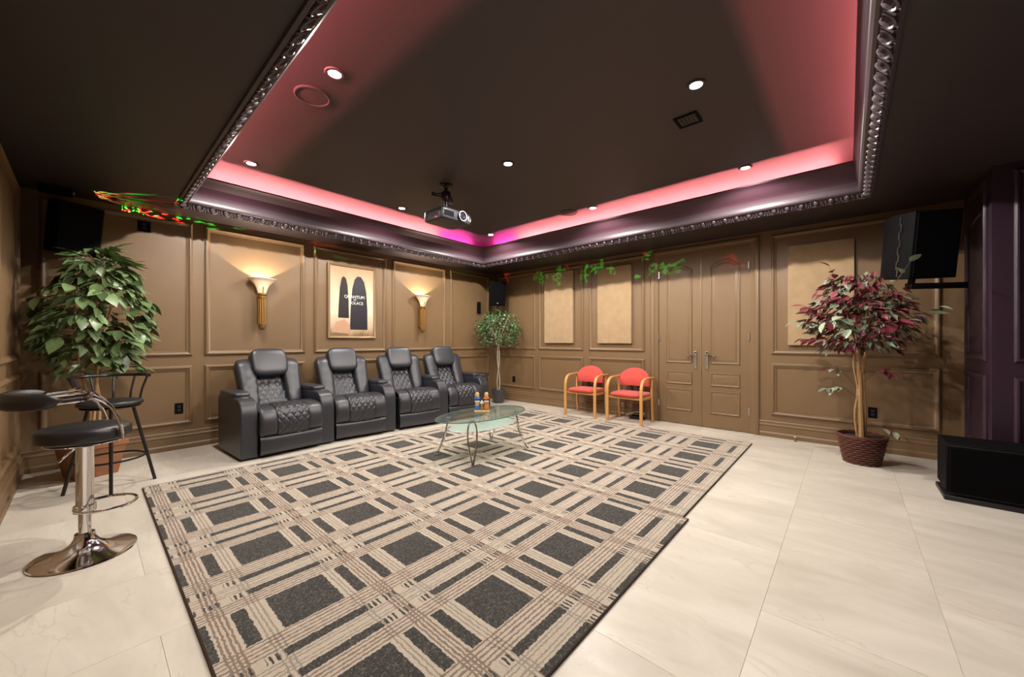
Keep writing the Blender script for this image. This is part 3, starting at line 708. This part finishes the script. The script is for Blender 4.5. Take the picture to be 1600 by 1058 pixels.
# ------------------------------------------------------------------ wall lamps
def sconce(x, label):
    o = thing('wall_sconce', label, 'wall lamp', (x, YB, 1.335), 0, 'torch wall lamps on the recliner wall')
    T = Matrix.Translation((0, -.10, 0))
    pl = MB().box(-.03, .03, -.068, 0, .10, .42).build('back_plate', M['gold'], o, bev=.006)
    MB().lathe([(0, 0), (.018, .004), (.034, .022), (.040, .05), (.040, .062), (.046, .066), (.046, .078), (.040, .084)], 20, T).build('finial', M['gold'], o)
    n = 40; rings = []
    for z in (.08, .40):
        rings.append([T @ Vector(((.040 + (.004 if (k % 4) in (0, 1) else -.004)) * math.cos(2 * math.pi * k / n), (.040 + (.004 if (k % 4) in (0, 1) else -.004)) * math.sin(2 * math.pi * k / n), z)) for k in range(n)])
    MB().loft(rings).build('fluted_column', M['gold'], o, angle=20)
    MB().lathe([(.040, .395), (.050, .40), (.050, .415), (.044, .42), (.050, .43), (.056, .435), (.056, .45), (.048, .456), (.03, .456)], 24, T).build('collar', M['gold'], o)
    MB().lathe([(.044, .455), (.050, .48), (.060, .51), (.078, .55), (.108, .59), (.148, .626), (.165, .634), (.162, .641), (.145, .634), (.104, .597), (.073, .556), (.055, .516), (.044, .48), (.040, .455)], 36, Matrix.Translation((0, -.158, 0)) if False else T @ Matrix.Diagonal((1, .58, 1, 1))).build('glass_shade', M['shade'], o, angle=60, )
    MB().lathe([(0, .456), (.010, .456), (.012, .466), (.017, .480), (.014, .496), (0, .504)], 14, T).build('bulb', M['bulb'], o)
    MB().tube([(0, -.143, .452), (0, -.147, .49), (0, -.155, .53)], [.006, .005, .007], 8).build('shade_clip', M['gold'], o)
    ld = bpy.data.lights.new('sconce_light', 'POINT'); ld.energy = SCONCE_W; ld.color = (1, .82, .62); ld.shadow_soft_size = .010
    lo = bpy.data.objects.new('sconce_light', ld); COL.objects.link(lo); lo.parent = o; lo.location = (0, -.10, .522)
sconce(1.452, 'gold torch wall lamp with glowing glass shade left of the poster')
sconce(3.830, 'gold torch wall lamp with glowing glass shade right of the poster')

# ------------------------------------------------------------------ framed poster
po = thing('framed_poster', 'sandy coloured framed poster with white title lettering on the recliner wall', 'poster', (2.645, YB, 1.235))
fnP = lambda u, v, h: (u, -h, v)
frame_rect(MB(), -.366, .366, 0, 1.09, [(0, 0), (0, .030), (.006, .034), (.020, .030), (.034, .022), (.034, 0)], fnP).build('frame', M['frame'], po, angle=25)
sh = MB().box(-.335, .335, -.012, -.004, .032, 1.058).build('print', M['poster'], po, smooth=False)
def shape(name, pts, mat, d): return MB().prism(pts, lambda a, b2, h: (a, -h, b2), .0121, .0121 + d).build(name, mat, sh, smooth=False)
def blob(cx, cz, rx, rz, e): return [(cx + rx * math.copysign(abs(math.cos(t)) ** e, math.cos(t)), cz + rz * math.copysign(abs(math.sin(t)) ** e, math.sin(t))) for t in [2 * math.pi * k / 32 for k in range(32)]]
shape('printed_dark_shape', [(-.215, .30), (-.055, .30), (-.060, .55), (-.075, .78), (-.100, .885), (-.135, .915), (-.165, .88), (-.190, .74), (-.205, .52)], M['inkblack'], .0006)
shape('printed_dark_shape', [(-.040, .13), (.235, .13), (.232, .45), (.215, .70), (.180, .86), (.130, .93), (.075, .935), (.030, .88), (-.005, .74), (-.030, .45)], M['inkdark'], .0004)
shape('printed_tan_shape', [(-.300, .09), (-.02, .07), (-.04, .20), (-.12, .285), (-.24, .24)], M['inktan'], .0004)
def lettering(txt, size, x, z):
    cu = bpy.data.curves.new('lettering', 'FONT'); cu.body = txt; cu.size = size; cu.align_x = 'CENTER'; cu.extrude = .0004
    to = bpy.data.objects.new('lettering_source', cu); COL.objects.link(to)
    bpy.context.view_layer.update()
    me = bpy.data.meshes.new_from_object(to.evaluated_get(bpy.context.evaluated_depsgraph_get())); bpy.data.objects.remove(to)
    me.materials.clear(); me.materials.append(M['inkwhite'])
    o = link('title_lettering', me, sh, Matrix.Translation((x, -.0134, z)) @ Matrix.Rotation(R(90), 4, 'X'))
lettering('QUANTUM', .062, .03, .60); lettering('OF', .034, .035, .565); lettering('SOLACE', .058, .06, .510)

# ------------------------------------------------------------------ acoustic panels
def acou(y0, y1, z0, z1, label):
    o = MB().box(XR - .05, XR - .0, y0, y1, z0, z1).build('acoustic_panel', M['acoustic'], bev=.008, seg=3); tag(o, label, 'acoustic panel', 'tan fabric acoustic panels on the door wall')
acou(3.60, 4.22, 1.155, 2.44, 'tan suede acoustic panel nearest the room corner')
acou(2.53, 3.12, 1.155, 2.40, 'tan suede acoustic panel above the red chairs, next to the doors')
acou(-.055, .545, 1.145, 2.345, 'large tan suede acoustic panel behind the burgundy leaved tree')

# ------------------------------------------------------------------ outlets and small wall things
def plate(name, label, fn, u, v, w=.036, h=.058, toggle=False):
    o = thing(name, label, 'outlet' if name == 'wall_outlet' else 'wall plate', fn(u, v, 0))
    f0 = fn(0, 0, 0); f2 = lambda a, b2, c: tuple(p - q for p, q in zip(fn(a, b2, c), f0))
    MB().prism([(-w, -h), (w, -h), (w, h), (-w, h)], f2, 0, .007).build('cover_plate', M['blackcab'], o, bev=.002)
    for k in (-1, 1): MB().prism([(-.014, k * .02 - .013), (.014, k * .02 - .013), (.014, k * .02 + .013), (-.014, k * .02 + .013)], f2, .007, .0095).build('socket', M['black'], o, bev=.001)
plate('wall_outlet', 'black wall outlet left of the first recliner', fnB, .684, .45)
plate('wall_plate', 'black wall plate high up left of the sconces', fnB, .405, 2.405, .05, .055)
plate('wall_outlet', 'black wall outlet beside the small corner tree', fnR, 5.01, .43)
plate('wall_outlet', 'black wall outlet behind the wicker basket tree', fnR, -.20, .415)
ds = thing('door_stop', 'small brass door stop on the floor by the baseboard', 'door stop', (5.61, .467, 0))
MB().lathe([(0, 0), (.016, 0), (.016, .006), (.007, .010), (.007, .045), (.013, .048), (.015, .06), (.010, .068), (0, .068)], 14).build('post', M['gold'], ds)
MB().lathe([(.0135, .051), (.0165, .053), (.0165, .058), (.0135, .060)], 14).build('rubber_ring', M['white'], ds)
pb = thing('power_strip', 'black power strip with pale cable on the floor under the red chair by the doors', 'power strip', (5.60, 2.43, 0))
MB().box(-.03, .03, -.13, .10, 0, .045).build('housing', M['black'], pb, bev=.006)
for k in range(3): MB().box(-.02, .02, -.10 + .06 * k, -.065 + .06 * k, .045, .065).build('plug', M['blackcab'], pb, bev=.003)
MB().tube(spline([(0, -.085, .065), (-.02, -.14, .10), (-.04, -.05, .12), (-.03, .10, .08), (-.06, .16, .02), (-.10, .22, .006)], 6), .004, 6).build('cable', M['cable'], pb)

# ------------------------------------------------------------------ projector on its mount
pj = thing('projector', 'grey projector hanging from a black ceiling mount', 'projector', (2.64, 3.32, ZC))
mt = MB().lathe([(0, 0), (.075, 0), (.075, -.012), (.04, -.02), (.03, -.03), (0, -.03)], 24).build('ceiling_plate', M['darkmetal'], pj)
MB().tube([(0, 0, -.02), (0, 0, -.30)], .018, 10).build('mount_pole', M['darkmetal'], pj)
MB().superell((0, 0, -.12), (.045, .045, .06), .5, .5, 12, 8).build('mount_joint', M['darkmetal'], pj)
for dz in (-.075, -.125):
    MB().tube([(0, 0, dz), (-.12, .06, dz - .03 + (.03 if dz < -.1 else -.01))], .007, 6).build('mount_arm', M['darkmetal'], pj)
MB().superell((-.125, .062, -.115), (.018, .018, .022), .6, .6, 10, 6).build('clamp', M['darkmetal'], pj)
MB().tube(spline([(.02, 0, -.10), (.07, -.01, -.13), (.07, -.02, -.19), (.01, 0, -.20)], 5), .010, 6).build('cable_loop', M['black'], pj)
MB().box(-.09, .09, -.07, .07, -.315, -.295).build('mount_bracket', M['darkmetal'], pj, bev=.003)
bd = MB().superell((0, -.03, -.375), (.205, .165, .060), .22, .2, 40, 14).build('body', M['grey'], pj, angle=50)
MB().superell((0, -.03, -.312), (.185, .15, .008), .3, .25, 32, 6).build('top_cover', M['black'], bd)
for k in range(7): MB().box(-.2085, -.203, -.13 + .030 * k, -.112 + .030 * k, -.405, -.345).build('vent_slot', M['black'], bd)
LZ = Matrix.Translation((.055, -.19, -.372)) @ Matrix.Rotation(R(90), 4, 'X')
lz = MB().lathe([(.050, -.01), (.050, .028), (.044, .032), (.044, .022), (0, .022)], 28, LZ).build('lens_barrel', M['black'], pj)
MB().lathe([(.047, .030), (.049, .035), (.053, .035), (.055, .030), (.052, .026), (.047, .030)], 28, LZ, 1, 1, False).build('lens_ring', M['white'], lz)
MB().lathe([(0, .030), (.02, .029), (.035, .025), (.042, .02), (0, .02)], 24, LZ).build('lens_glass', M['lens'], lz)
MB().box(-.175, -.05, -.1975, -.190, -.405, -.345).build('front_vent', M['blackcab'], pj, bev=.003)
MB().superell((.165, -.192, -.378), (.022, .012, .034), .5, .5, 14, 8).build('end_cap', M['steel'], pj)

# ceiling vent and round ceiling speakers
vt = thing('ceiling_vent', 'square black ceiling vent beside a downlight', 'ceiling vent', (3.10, .928, ZC))
frame_rect(MB(), -.085, .085, -.085, .085, [(0, 0), (0, -.010), (.016, -.010), (.02, -.002), (.02, 0)], fnT).build('frame', M['blackcab'], vt, angle=25)
for k in range(5):
    MB().box(-.064, .064, -.062 + .026 * k, -.042 + .026 * k, -.006, -.002).build('louvre', M['black'], vt)
def cspk(x, y, r, label):
    o = thing('ceiling_speaker', label, 'ceiling speaker', (x, y, ZC), 0, 'round ceiling speakers')
    MB().lathe([(r, 0), (r, -.006), (r - .008, -.010), (r - .014, -.006), (r - .014, 0)], 36).build('rim', M['ceil'], o)
    MB().lathe([(0, -.006), (r * .5, -.0055), (r - .012, -.004), (r - .012, -.001), (0, -.001)], 36).build('grille', M['ceil'], o)
cspk(1.052, 2.805, .115, 'large round ceiling speaker grille at the left of the tray')
cspk(4.284, 2.788, .115, 'round ceiling speaker grille in the pink strip on the door side')

# ------------------------------------------------------------------ speakers
def speaker(name, label, loc, rot, w, d, h, logo=True, group=None):
    o = thing(name, label, 'speaker', loc, 0, group); o.rotation_euler = rot
    MB().prism([(-w / 2, -d / 2), (w / 2, -d / 2), (w * .36, d / 2), (-w * .36, d / 2)], lambda a, b2, c: (a, b2, c), -h / 2, h / 2).build('cabinet', M['blackcab'], o, bev=.008)
    MB().box(-w * .46, w * .46, -d / 2 - .012, -d / 2, -h * .47, h * .47).build('grille', M['grille'], o, bev=.006)
    if logo: MB().superell((w * .0, -d / 2 - .0135, -h * .38), (.018, .002, .008), .5, .5, 12, 6).build('badge', M['steel'], o)
    return o
sp1 = speaker('speaker', 'black wall mounted speaker above the small tree in the far corner', (5.34, 5.16, 2.12), (R(8), 0, R(-32)), .32, .26, .46)
MB().tube([(.0, .10, -.05), (.0, .475, .02)], .022, 8).build('mount_arm', M['darkmetal'], sp1)
sp2 = speaker('speaker', 'black speaker high in the dark left corner behind the leafy plant', (-.09, 5.32, 2.225), (R(10), 0, R(24)), .31, .26, .46, False)
MB().tube([(.0, .10, 0), (-.02, .21, 0)], .022, 8).build('mount_arm', M['darkmetal'], sp2)
sp3 = thing('speaker', 'large black hinged speaker on a wall arm by the plum stage wall', 'speaker', (5.05, -.47, 2.06)); sp3.rotation_euler = (R(7), 0, R(-60))
MB().prism([(-.17, -.20), (.17, -.20), (.20, .02), (.14, .20), (-.14, .20), (-.20, .02)], lambda a, b2, c: (a, b2, c), -.29, .29).build('cabinet', M['blackcab'], sp3, bev=.006)
MB().box(-.155, .155, -.212, -.2, -.275, .275).build('grille', M['grille'], sp3, bev=.005)
for k in range(8): MB().box(-.199, -.180, -.100 + .016 * (k % 2), -.092 + .016 * (k % 2), -.27 + .066 * k, -.20 + .066 * k).build('hinge_link', M['steel'], sp3)
MB().box(-.03, .40, -.03, .05, -.385, -.330).build('mount_arm', M['darkmetal'], sp3, bev=.004)
MB().tube([(.0, .02, -.34), (.0, .02, -.28)], .025, 10).build('mount_post', M['darkmetal'], sp3)
MB().tube(spline([(.20, .0, -.12), (.24, -.02, -.13), (.27, -.03, -.09), (.33, -.03, -.07)], 4), .006, 6).build('cable', M['cable'], sp3)
sm = thing('wall_bracket', 'small black satellite speaker on the recliner wall beside the corner speaker', 'speaker', (5.21, YB, 1.86))
MB().box(-.045, .045, -.05, -.03, -.115, .115).build('face', M['blackcab'], sm, bev=.008)
MB().box(-.02, .02, -.031, 0, -.05, .05).build('wall_arm', M['black'], sm, bev=.003)
sm.name = 'satellite_speaker'
sub = thing('subwoofer', 'large black floor subwoofer cabinet at the far right', 'subwoofer', (4.32, -.555, 0))
MB().box(.02, .385, -.70, 0, .055, .425).build('cabinet', M['blackcab'], sub, bev=.01)
MB().box(-.012, .37, -.71, .012, 0, .035).build('plinth', M['black'], sub, bev=.005)
MB().box(.03, .36, -.69, -.02, .034, .056).build('base_slot', M['black'], sub)
MB().box(-.002, .021, -.685, -.018, .06, .400).build('front_grille', M['grille'], sub, bev=.006)
MB().box(.004, .020, -.69, -.010, .403, .412).build('top_bead', M['darkmetal'], sub, bev=.003)

# party laser under the soffit (throws the red and green scribbles)
lp = thing('laser_projector', 'slim black party laser under the soffit in the upper left corner', 'laser light', (-.15, 5.30, 2.545))
MB().box(-.13, .07, -.045, .045, -.03, .035).build('housing', M['blackcab'], lp, bev=.006)
MB().lathe([(0, 0), (.018, 0), (.018, .01), (.012, .012), (0, .008)], 16, Matrix.Translation((.07, 0, .0)) @ Matrix.Rotation(R(90), 4, 'Y')).build('lens', M['steel'], lp)
def laser():
    ld = bpy.data.lights.new('laser_beam', 'SPOT'); ld.energy = LASER_W; ld.spot_size = R(120); ld.spot_blend = .1; ld.shadow_soft_size = .002; ld.use_nodes = True
    nt = ld.node_tree; em = nt.nodes['Emission']
    tc = N(nt, 'ShaderNodeTexCoord'); sp = N(nt, 'ShaderNodeSeparateXYZ'); nt.links.new(tc.outputs['Normal'], sp.inputs[0])
    zz = mth(nt, 'MULTIPLY', sp.outputs[2], -1.0)
    u = mth(nt, 'DIVIDE', sp.outputs[0], zz); v = mth(nt, 'DIVIDE', sp.outputs[1], zz)
    cb = N(nt, 'ShaderNodeCombineXYZ'); nt.links.new(u, cb.inputs[0]); nt.links.new(v, cb.inputs[1])
    vo = N(nt, 'ShaderNodeTexVoronoi', feature='DISTANCE_TO_EDGE'); vo.inputs['Scale'].default_value = 62; vo.inputs['Randomness'].default_value = 1; nt.links.new(cb.outputs[0], vo.inputs['Vector'])
    line = mth(nt, 'LESS_THAN', vo.outputs['Distance'], .11)
    cl = noise(nt, cb.outputs[0], 17.0, 1, .5); on = mth(nt, 'GREATER_THAN', cl, .575)
    mp = N(nt, 'ShaderNodeMapping'); mp.inputs['Location'].default_value = (7, 3, 0); nt.links.new(cb.outputs[0], mp.inputs[0])
    rg = mth(nt, 'GREATER_THAN', noise(nt, mp.outputs[0], 6, 0), .5)
    def within(s, a, z): return mth(nt, 'MULTIPLY', mth(nt, 'GREATER_THAN', s, a), mth(nt, 'LESS_THAN', s, z))
    win = mth(nt, 'MULTIPLY', within(v, -.060, .30), within(u, -1.2, .60))
    c = mixc(nt, rg, (.02, 1, .06, 1), (1, .05, .06, 1)); nt.links.new(c, em.inputs['Color'])
    nt.links.new(mth(nt, 'MULTIPLY', mth(nt, 'MULTIPLY', line, on), win), em.inputs['Strength'])
    lo = bpy.data.objects.new('laser_beam', ld); COL.objects.link(lo); lo.parent = lp
    z = -Vector((1, -.16, 0)).normalized(); y = Vector((0, 0, 1)); x = y.cross(z)
    Mx = Matrix((x, y, z)).transposed().to_4x4(); Mx.translation = Vector((.095, -.01, 0)); lo.matrix_local = Mx
laser()

# ------------------------------------------------------------------ plants
def leaf_mesh(name, mat, w=.30, fold=.10, droop=.16, tip=1.0):
    prof = [(0, .02), (.12, .55), (.32, .95), (.55, 1.0), (.78, .62), (1, 0.0)]
    vs = []; fs = []
    for i, (t, k) in enumerate(prof):
        z = -droop * t * t
        vs += [(-w * k / 1.0, t, z + fold * k * .5), (0, t, z), (w * k, t, z + fold * k * .5)]
    for i in range(len(prof) - 1):
        a = i * 3; fs += [(a, a + 1, a + 4, a + 3), (a + 1, a + 2, a + 5, a + 4)]
    me = bpy.data.meshes.new(name); me.from_pydata(vs, [], fs); me.polygons.foreach_set('use_smooth', [True] * len(fs)); me.materials.append(mat); me.update()
    return me
def leaf_matrix(p, d, L, roll=0):
    d = Vector(d).normalized(); up = Vector((0, 0, 1))
    x = d.cross(up)
    if x.length < .05: x = Vector((1, 0, 0))
    x.normalize(); z = x.cross(d)
    Mr = Matrix((x, d, z)).transposed().to_4x4() @ Matrix.Rotation(roll, 4, 'Y') @ Matrix.Diagonal((L, L, L, 1)); Mr.translation = p
    return Mr
def inside(p):
    if p.z > 1.66 and math.hypot(p.x - 5.05, p.y + .47) < .31: return False        # keep clear of the hinged speaker
    if p.z > 1.93 and p.y > 5.10 and p.x < .16: return False                       # and of the left corner speaker
    return XL + .03 < p.x < XR - .04 and p.y < YB - .04 and p.z < ZS - .03

def leaf_cloud(root, name, mat, pts, rnd, w=.26):
    vs = []; fs = []
    for p, d, L in pts:
        Mx = leaf_matrix(p, d, L, rnd.uniform(-.7, .7)); o = len(vs)
        vs += [tuple(Mx @ Vector(q)) for q in ((0, 0, 0), (-w * .9, .4, .05), (0, .45, -.02), (w * .9, .4, .05), (0, 1, -.15))]
        fs += [(o, o + 2, o + 1), (o, o + 3, o + 2), (o + 1, o + 2, o + 4), (o + 2, o + 3, o + 4)]
    me = bpy.data.meshes.new(name); me.from_pydata(vs, [], fs); me.materials.append(mat); me.update()
    o = link(name, me, root); o['kind'] = 'stuff'; return o

# leafy plant at the left
pl = thing('potted_plant', 'tall green broad leaved plant in a square terracotta pot at the left', 'plant', (.03, 5.07, 0)); rnd = random.Random(3)
def sq(r, z): return [(sx * r, sy * r, z) for sx, sy in ((-1, -1), (1, -1), (1, 1), (-1, 1))]
MB().loft([sq(.130, 0), sq(.170, .25), sq(.182, .255), sq(.182, .30), sq(.160, .30), sq(.155, .25)]).build('pot', M['terracotta'], pl, bev=.006, rot=(0, 0, R(20)))
MB().loft([sq(.150, .245), sq(.150, .27)]).build('soil', M['soil'], pl, rot=(0, 0, R(20)))
stems = []
for k, (bx_, by_, tx, ty, tz) in enumerate(((-.03, .02, -.10, .05, 1.70), (.03, -.01, .05, -.03, 1.95), (.0, -.04, .14, -.06, 1.62))):
    pts = spline([(bx_, by_, .25), (bx_ + .02, by_, .6), ((bx_ + tx) / 2 - .02, (by_ + ty) / 2, 1.1), (tx, ty, tz)], 6)
    MB().tube(pts, [.014 - .008 * i / (len(pts) - 1) for i in range(len(pts))], 7).build('stem', M['bark'], pl); stems.append(pts)
lv = [leaf_mesh('leaf', M['leafg'], .24, .10, .22), leaf_mesh('leaf', M['leafg'], .28, .06, .35), leaf_mesh('leaf', M['leafg'], .22, .14, .15)]
cnt = 0; fill = []
for it in range(1500):
    zc = rnd.uniform(.92, 2.02); f_ = (zc - .92) / 1.10
    rad = .36 * (1 - .72 * max(0, f_ - .58) / .42) * (1 if f_ > .22 else .78)
    a = rnd.uniform(0, 2 * math.pi); rr_ = rad * rnd.uniform(.30, 1) ** .5
    c = Vector((.04 + rr_ * math.cos(a), -.03 + rr_ * math.sin(a) * .9, zc))
    if not inside(c + Vector(pl.location)): continue
    if cnt >= 296:
        if len(fill) < 260: fill.append((c * .9 + Vector((0, 0, zc * .1)), Vector((math.cos(a), math.sin(a), rnd.uniform(-1.2, .1))), rnd.uniform(.11, .16)))
        continue
    core = Vector((.03, -.01, zc - .06)); nl = rnd.randint(3, 5)
    for q in range(nl):
        aa = a + (q - nl / 2) * .7 + rnd.uniform(-.25, .25); d = Vector((math.cos(aa), math.sin(aa), rnd.uniform(-1.15, -.1) + (1.0 if f_ > .88 else 0)))
        L = rnd.uniform(.13, .185); tipw = c + d.normalized() * L + Vector(pl.location)
        if not inside(tipw): continue
        link('leaf', rnd.choice(lv), pl, leaf_matrix(c + d.normalized() * .012, d, L, rnd.uniform(-.5, .5))); cnt += 1
    MB().tube([core, (core + c) / 2 + Vector((0, 0, .02)), c], .0035, 5).build('twig', M['barkdark'], pl)
leaf_cloud(pl, 'inner_foliage', M['leafg'], [f for f in fill if inside(f[0] + Vector(pl.location) + f[1] * .12)], rnd, .28)

# burgundy tree in wicker basket at the right
tr_ = thing('potted_tree', 'burgundy and green leaved tree in a dark wicker basket', 'plant', (5.07, -.10, 0)); rnd = random.Random(11)
bk_ = MB()
for k in range(12):
    z = .013 + k * .0222; r0 = .130 + .048 * (k / 11); n = 90; pts = []
    for i in range(n):
        a = 2 * math.pi * i / n; w_ = .0065 * math.sin(a * 15 + math.pi * k); pts.append(((r0 + w_) * math.cos(a), (r0 + w_) * math.sin(a), z))
    bk_.tube(pts, .0108, 6, False, True)
bs_ = bk_.build('woven_side', M['wicker'], tr_)
MB().lathe([(0, .002), (.122, .002), (.168, .262), (.155, .262), (.115, .02), (0, .02)], 36).build('liner', M['black'], tr_)
MB().tube([(.182 * math.cos(2 * math.pi * k / 48), .182 * math.sin(2 * math.pi * k / 48), .272 + .003 * math.sin(k * 2.1)) for k in range(48)], .0115, 6, False, True).build('rim', M['wicker'], tr_)
MB().lathe([(0, .235), (.158, .235), (.160, .25), (.10, .256), (0, .258)], 28).build('soil', M['soil'], tr_)
tips = []
trk = [[(-.012, .0, .24), (-.02, .01, .55), (-.015, .015, .85), (-.03, .03, 1.12), (-.06, .05, 1.45)],
       [(.02, -.015, .24), (.03, -.02, .55), (.022, -.01, .80), (.05, -.03, 1.10), (.07, -.04, 1.50)],
       [(.0, .03, .24), (-.045, .05, .48), (-.02, .03, .72), (-.08, .06, 1.0), (-.02, .02, 1.35)]]
for k, p in enumerate(trk):
    pts = spline(p, 6); r0 = (.024, .022, .011)[k]
    MB().tube(pts, [r0 * (1 - .55 * i / (len(pts) - 1)) for i in range(len(pts))], 8).build('trunk', M['bark'], tr_)
lr = [leaf_mesh('leaf', M['leafr'], .27, .12, .2), leaf_mesh('leaf', M['leafr'], .23, .05, .3)]
lg_ = [leaf_mesh('leaf', M['leafv'], .27, .12, .2), leaf_mesh('leaf', M['leafv'], .23, .05, .3)]
# image-right is -y here, image-left +y; branch tips spread round the crown
nleaf = 0
def spray(start, end, nl, red, size):
    global nleaf
    start = Vector(start); end = Vector(end); mid_ = start.lerp(end, .55) + Vector((0, 0, .06)); path = spline([start, mid_, end], 8)
    MB().tube(path, [.0045 - .003 * i / 16 for i in range(len(path))], 5).build('twig', M['barkdark'], tr_)
    for q in range(nl):
        if nleaf >= 299: return
        t = 1 - .62 * q / nl; i = int(t * 16); p = path[i]; dv = (path[min(16, i + 1)] - path[max(0, i - 1)]).normalized()
        sd = Vector((-dv.y, dv.x, 0)).normalized() * (1 if q % 2 else -1) if q else Vector((0, 0, 0))
        d = dv * rnd.uniform(.5, .9) + sd * rnd.uniform(.5, 1.0) + Vector((0, 0, rnd.uniform(-.75, -.05)))
        L = size * rnd.uniform(.8, 1.2)
        if not inside(p + d.normalized() * L + Vector(tr_.location)): continue
        link('leaf', rnd.choice(lr if rnd.random() < red else lg_), tr_, leaf_matrix(p, d, L, rnd.uniform(-.5, .5))); nleaf += 1
# low shoots, then the sprays round the crown (+y is to the left in the photograph)
spray((-.02, .02, .62), (-.10, .26, .72), 9, .05, .085); spray((.02, .02, .70), (-.05, .23, .92), 9, .45, .10); spray((.02, -.02, .80), (-.10, -.22, .90), 7, .8, .11)
spray((.03, -.04, .26), (-.05, -.26, .33), 8, .55, .09); spray((.05, -.03, 1.1), (-.14, -.50, 1.50), 9, .05, .085); spray((.02, -.03, 1.2), (-.36, -.30, 1.88), 9, .05, .10)
spray((-.05, .05, 1.2), (-.10, .24, 1.95), 8, 1, .10); spray((-.03, .03, 1.1), (-.12, .50, 1.42), 9, .2, .115); spray((-.03, .03, 1.0), (-.12, .46, 1.22), 8, .95, .10)
for it in range(300):
    if nleaf >= 299: break
    a = rnd.uniform(0, 2 * math.pi) if it % 3 else rnd.uniform(R(100), R(260)); el = rnd.uniform(-.15, 1.15)
    r_ = rnd.uniform(.30, .46); e = Vector((r_ * math.cos(a) * math.cos(el), r_ * math.sin(a) * math.cos(el) * 1.08 + .02, 1.36 + r_ * 1.12 * math.sin(el)))
    if e.x + tr_.location.x > XR - .12: continue
    spray((rnd.uniform(-.04, .04), rnd.uniform(-.04, .04), rnd.uniform(1.05, 1.30)), e, 8, .95 if rnd.random() < .5 else .08, .115)
for mat, n, sd in ((M['leafr'], 470, 5), (M['leafv'], 300, 6)):
    r2 = random.Random(sd); pts = []
    while len(pts) < n:
        a = r2.uniform(0, 2 * math.pi); zc = r2.uniform(1.12, 1.86); f_ = (zc - 1.12) / .74
        rad = .37 * math.sqrt(max(.05, 1 - ((f_ - .45) / .62) ** 2)) * r2.uniform(.1, 1) ** .5
        c = Vector((rad * math.cos(a), .02 + rad * math.sin(a) * 1.1, zc)); d = Vector((math.cos(a), math.sin(a), r2.uniform(-1.3, .1))) + Vector((r2.uniform(-.7, .7), r2.uniform(-.7, .7), 0))
        if inside(c + Vector(tr_.location) + d * .09): pts.append((c, d, r2.uniform(.075, .11)))
    leaf_cloud(tr_, 'inner_foliage', mat, pts, r2)

# small ficus in the far corner
fc = thing('potted_ficus', 'small green ficus with twisted pale trunk in the far corner', 'plant', (5.31, 5.07, 0)); rnd = random.Random(21)
MB().lathe([(0, 0), (.095, 0), (.105, .02), (.135, .235), (.142, .24), (.142, .262), (.128, .262), (.120, .22), (0, .22)], 28).build('pot', M['greypot'], fc)
MB().lathe([(0, .20), (.118, .20), (.118, .232), (0, .236)], 20).build('soil', M['soil'], fc)
for ph in (0, math.pi):
    pts = [(.022 * math.cos(ph + z * 6) * (1.3 - .5 * z), .022 * math.sin(ph + z * 6) * (1.3 - .5 * z), z) for z in [.21 + .045 * k for k in range(22)]]
    MB().tube(pts, .010, 7).build('trunk', M['barkpale'], fc)
for k in range(9):
    a = k * .7; MB().tube(spline([(0, 0, 1.05 + .02 * k), (.10 * math.cos(a), .10 * math.sin(a), 1.25 + .02 * k), (.26 * math.cos(a) * .8, .26 * math.sin(a) * .8, 1.38 + .04 * k)], 4), .005, 5).build('branch', M['barkpale'], fc)
for mat, n, sd in ((M['leafm'], 1050, 2), (M['leafv'], 330, 4)):
    r2 = random.Random(sd); pts = []
    while len(pts) < n:
        th = r2.uniform(0, 2 * math.pi); ph = math.acos(r2.uniform(-1, 1)); rr_ = r2.uniform(.25, 1) ** .5
        c = Vector((.45 * rr_ * math.sin(ph) * math.cos(th), .45 * rr_ * math.sin(ph) * math.sin(th), 1.42 + .40 * rr_ * math.cos(ph)))
        if c.z < 1.12: continue
        d = Vector((math.cos(th), math.sin(th), r2.uniform(-.8, .2))) + Vector((r2.uniform(-.6, .6), r2.uniform(-.6, .6), 0))
        if inside(c + Vector(fc.location) + d * .06) and (c + Vector(fc.location)).x < 5.64: pts.append((c, d, r2.uniform(.045, .075)))
    leaf_cloud(fc, 'foliage', mat, pts, r2)
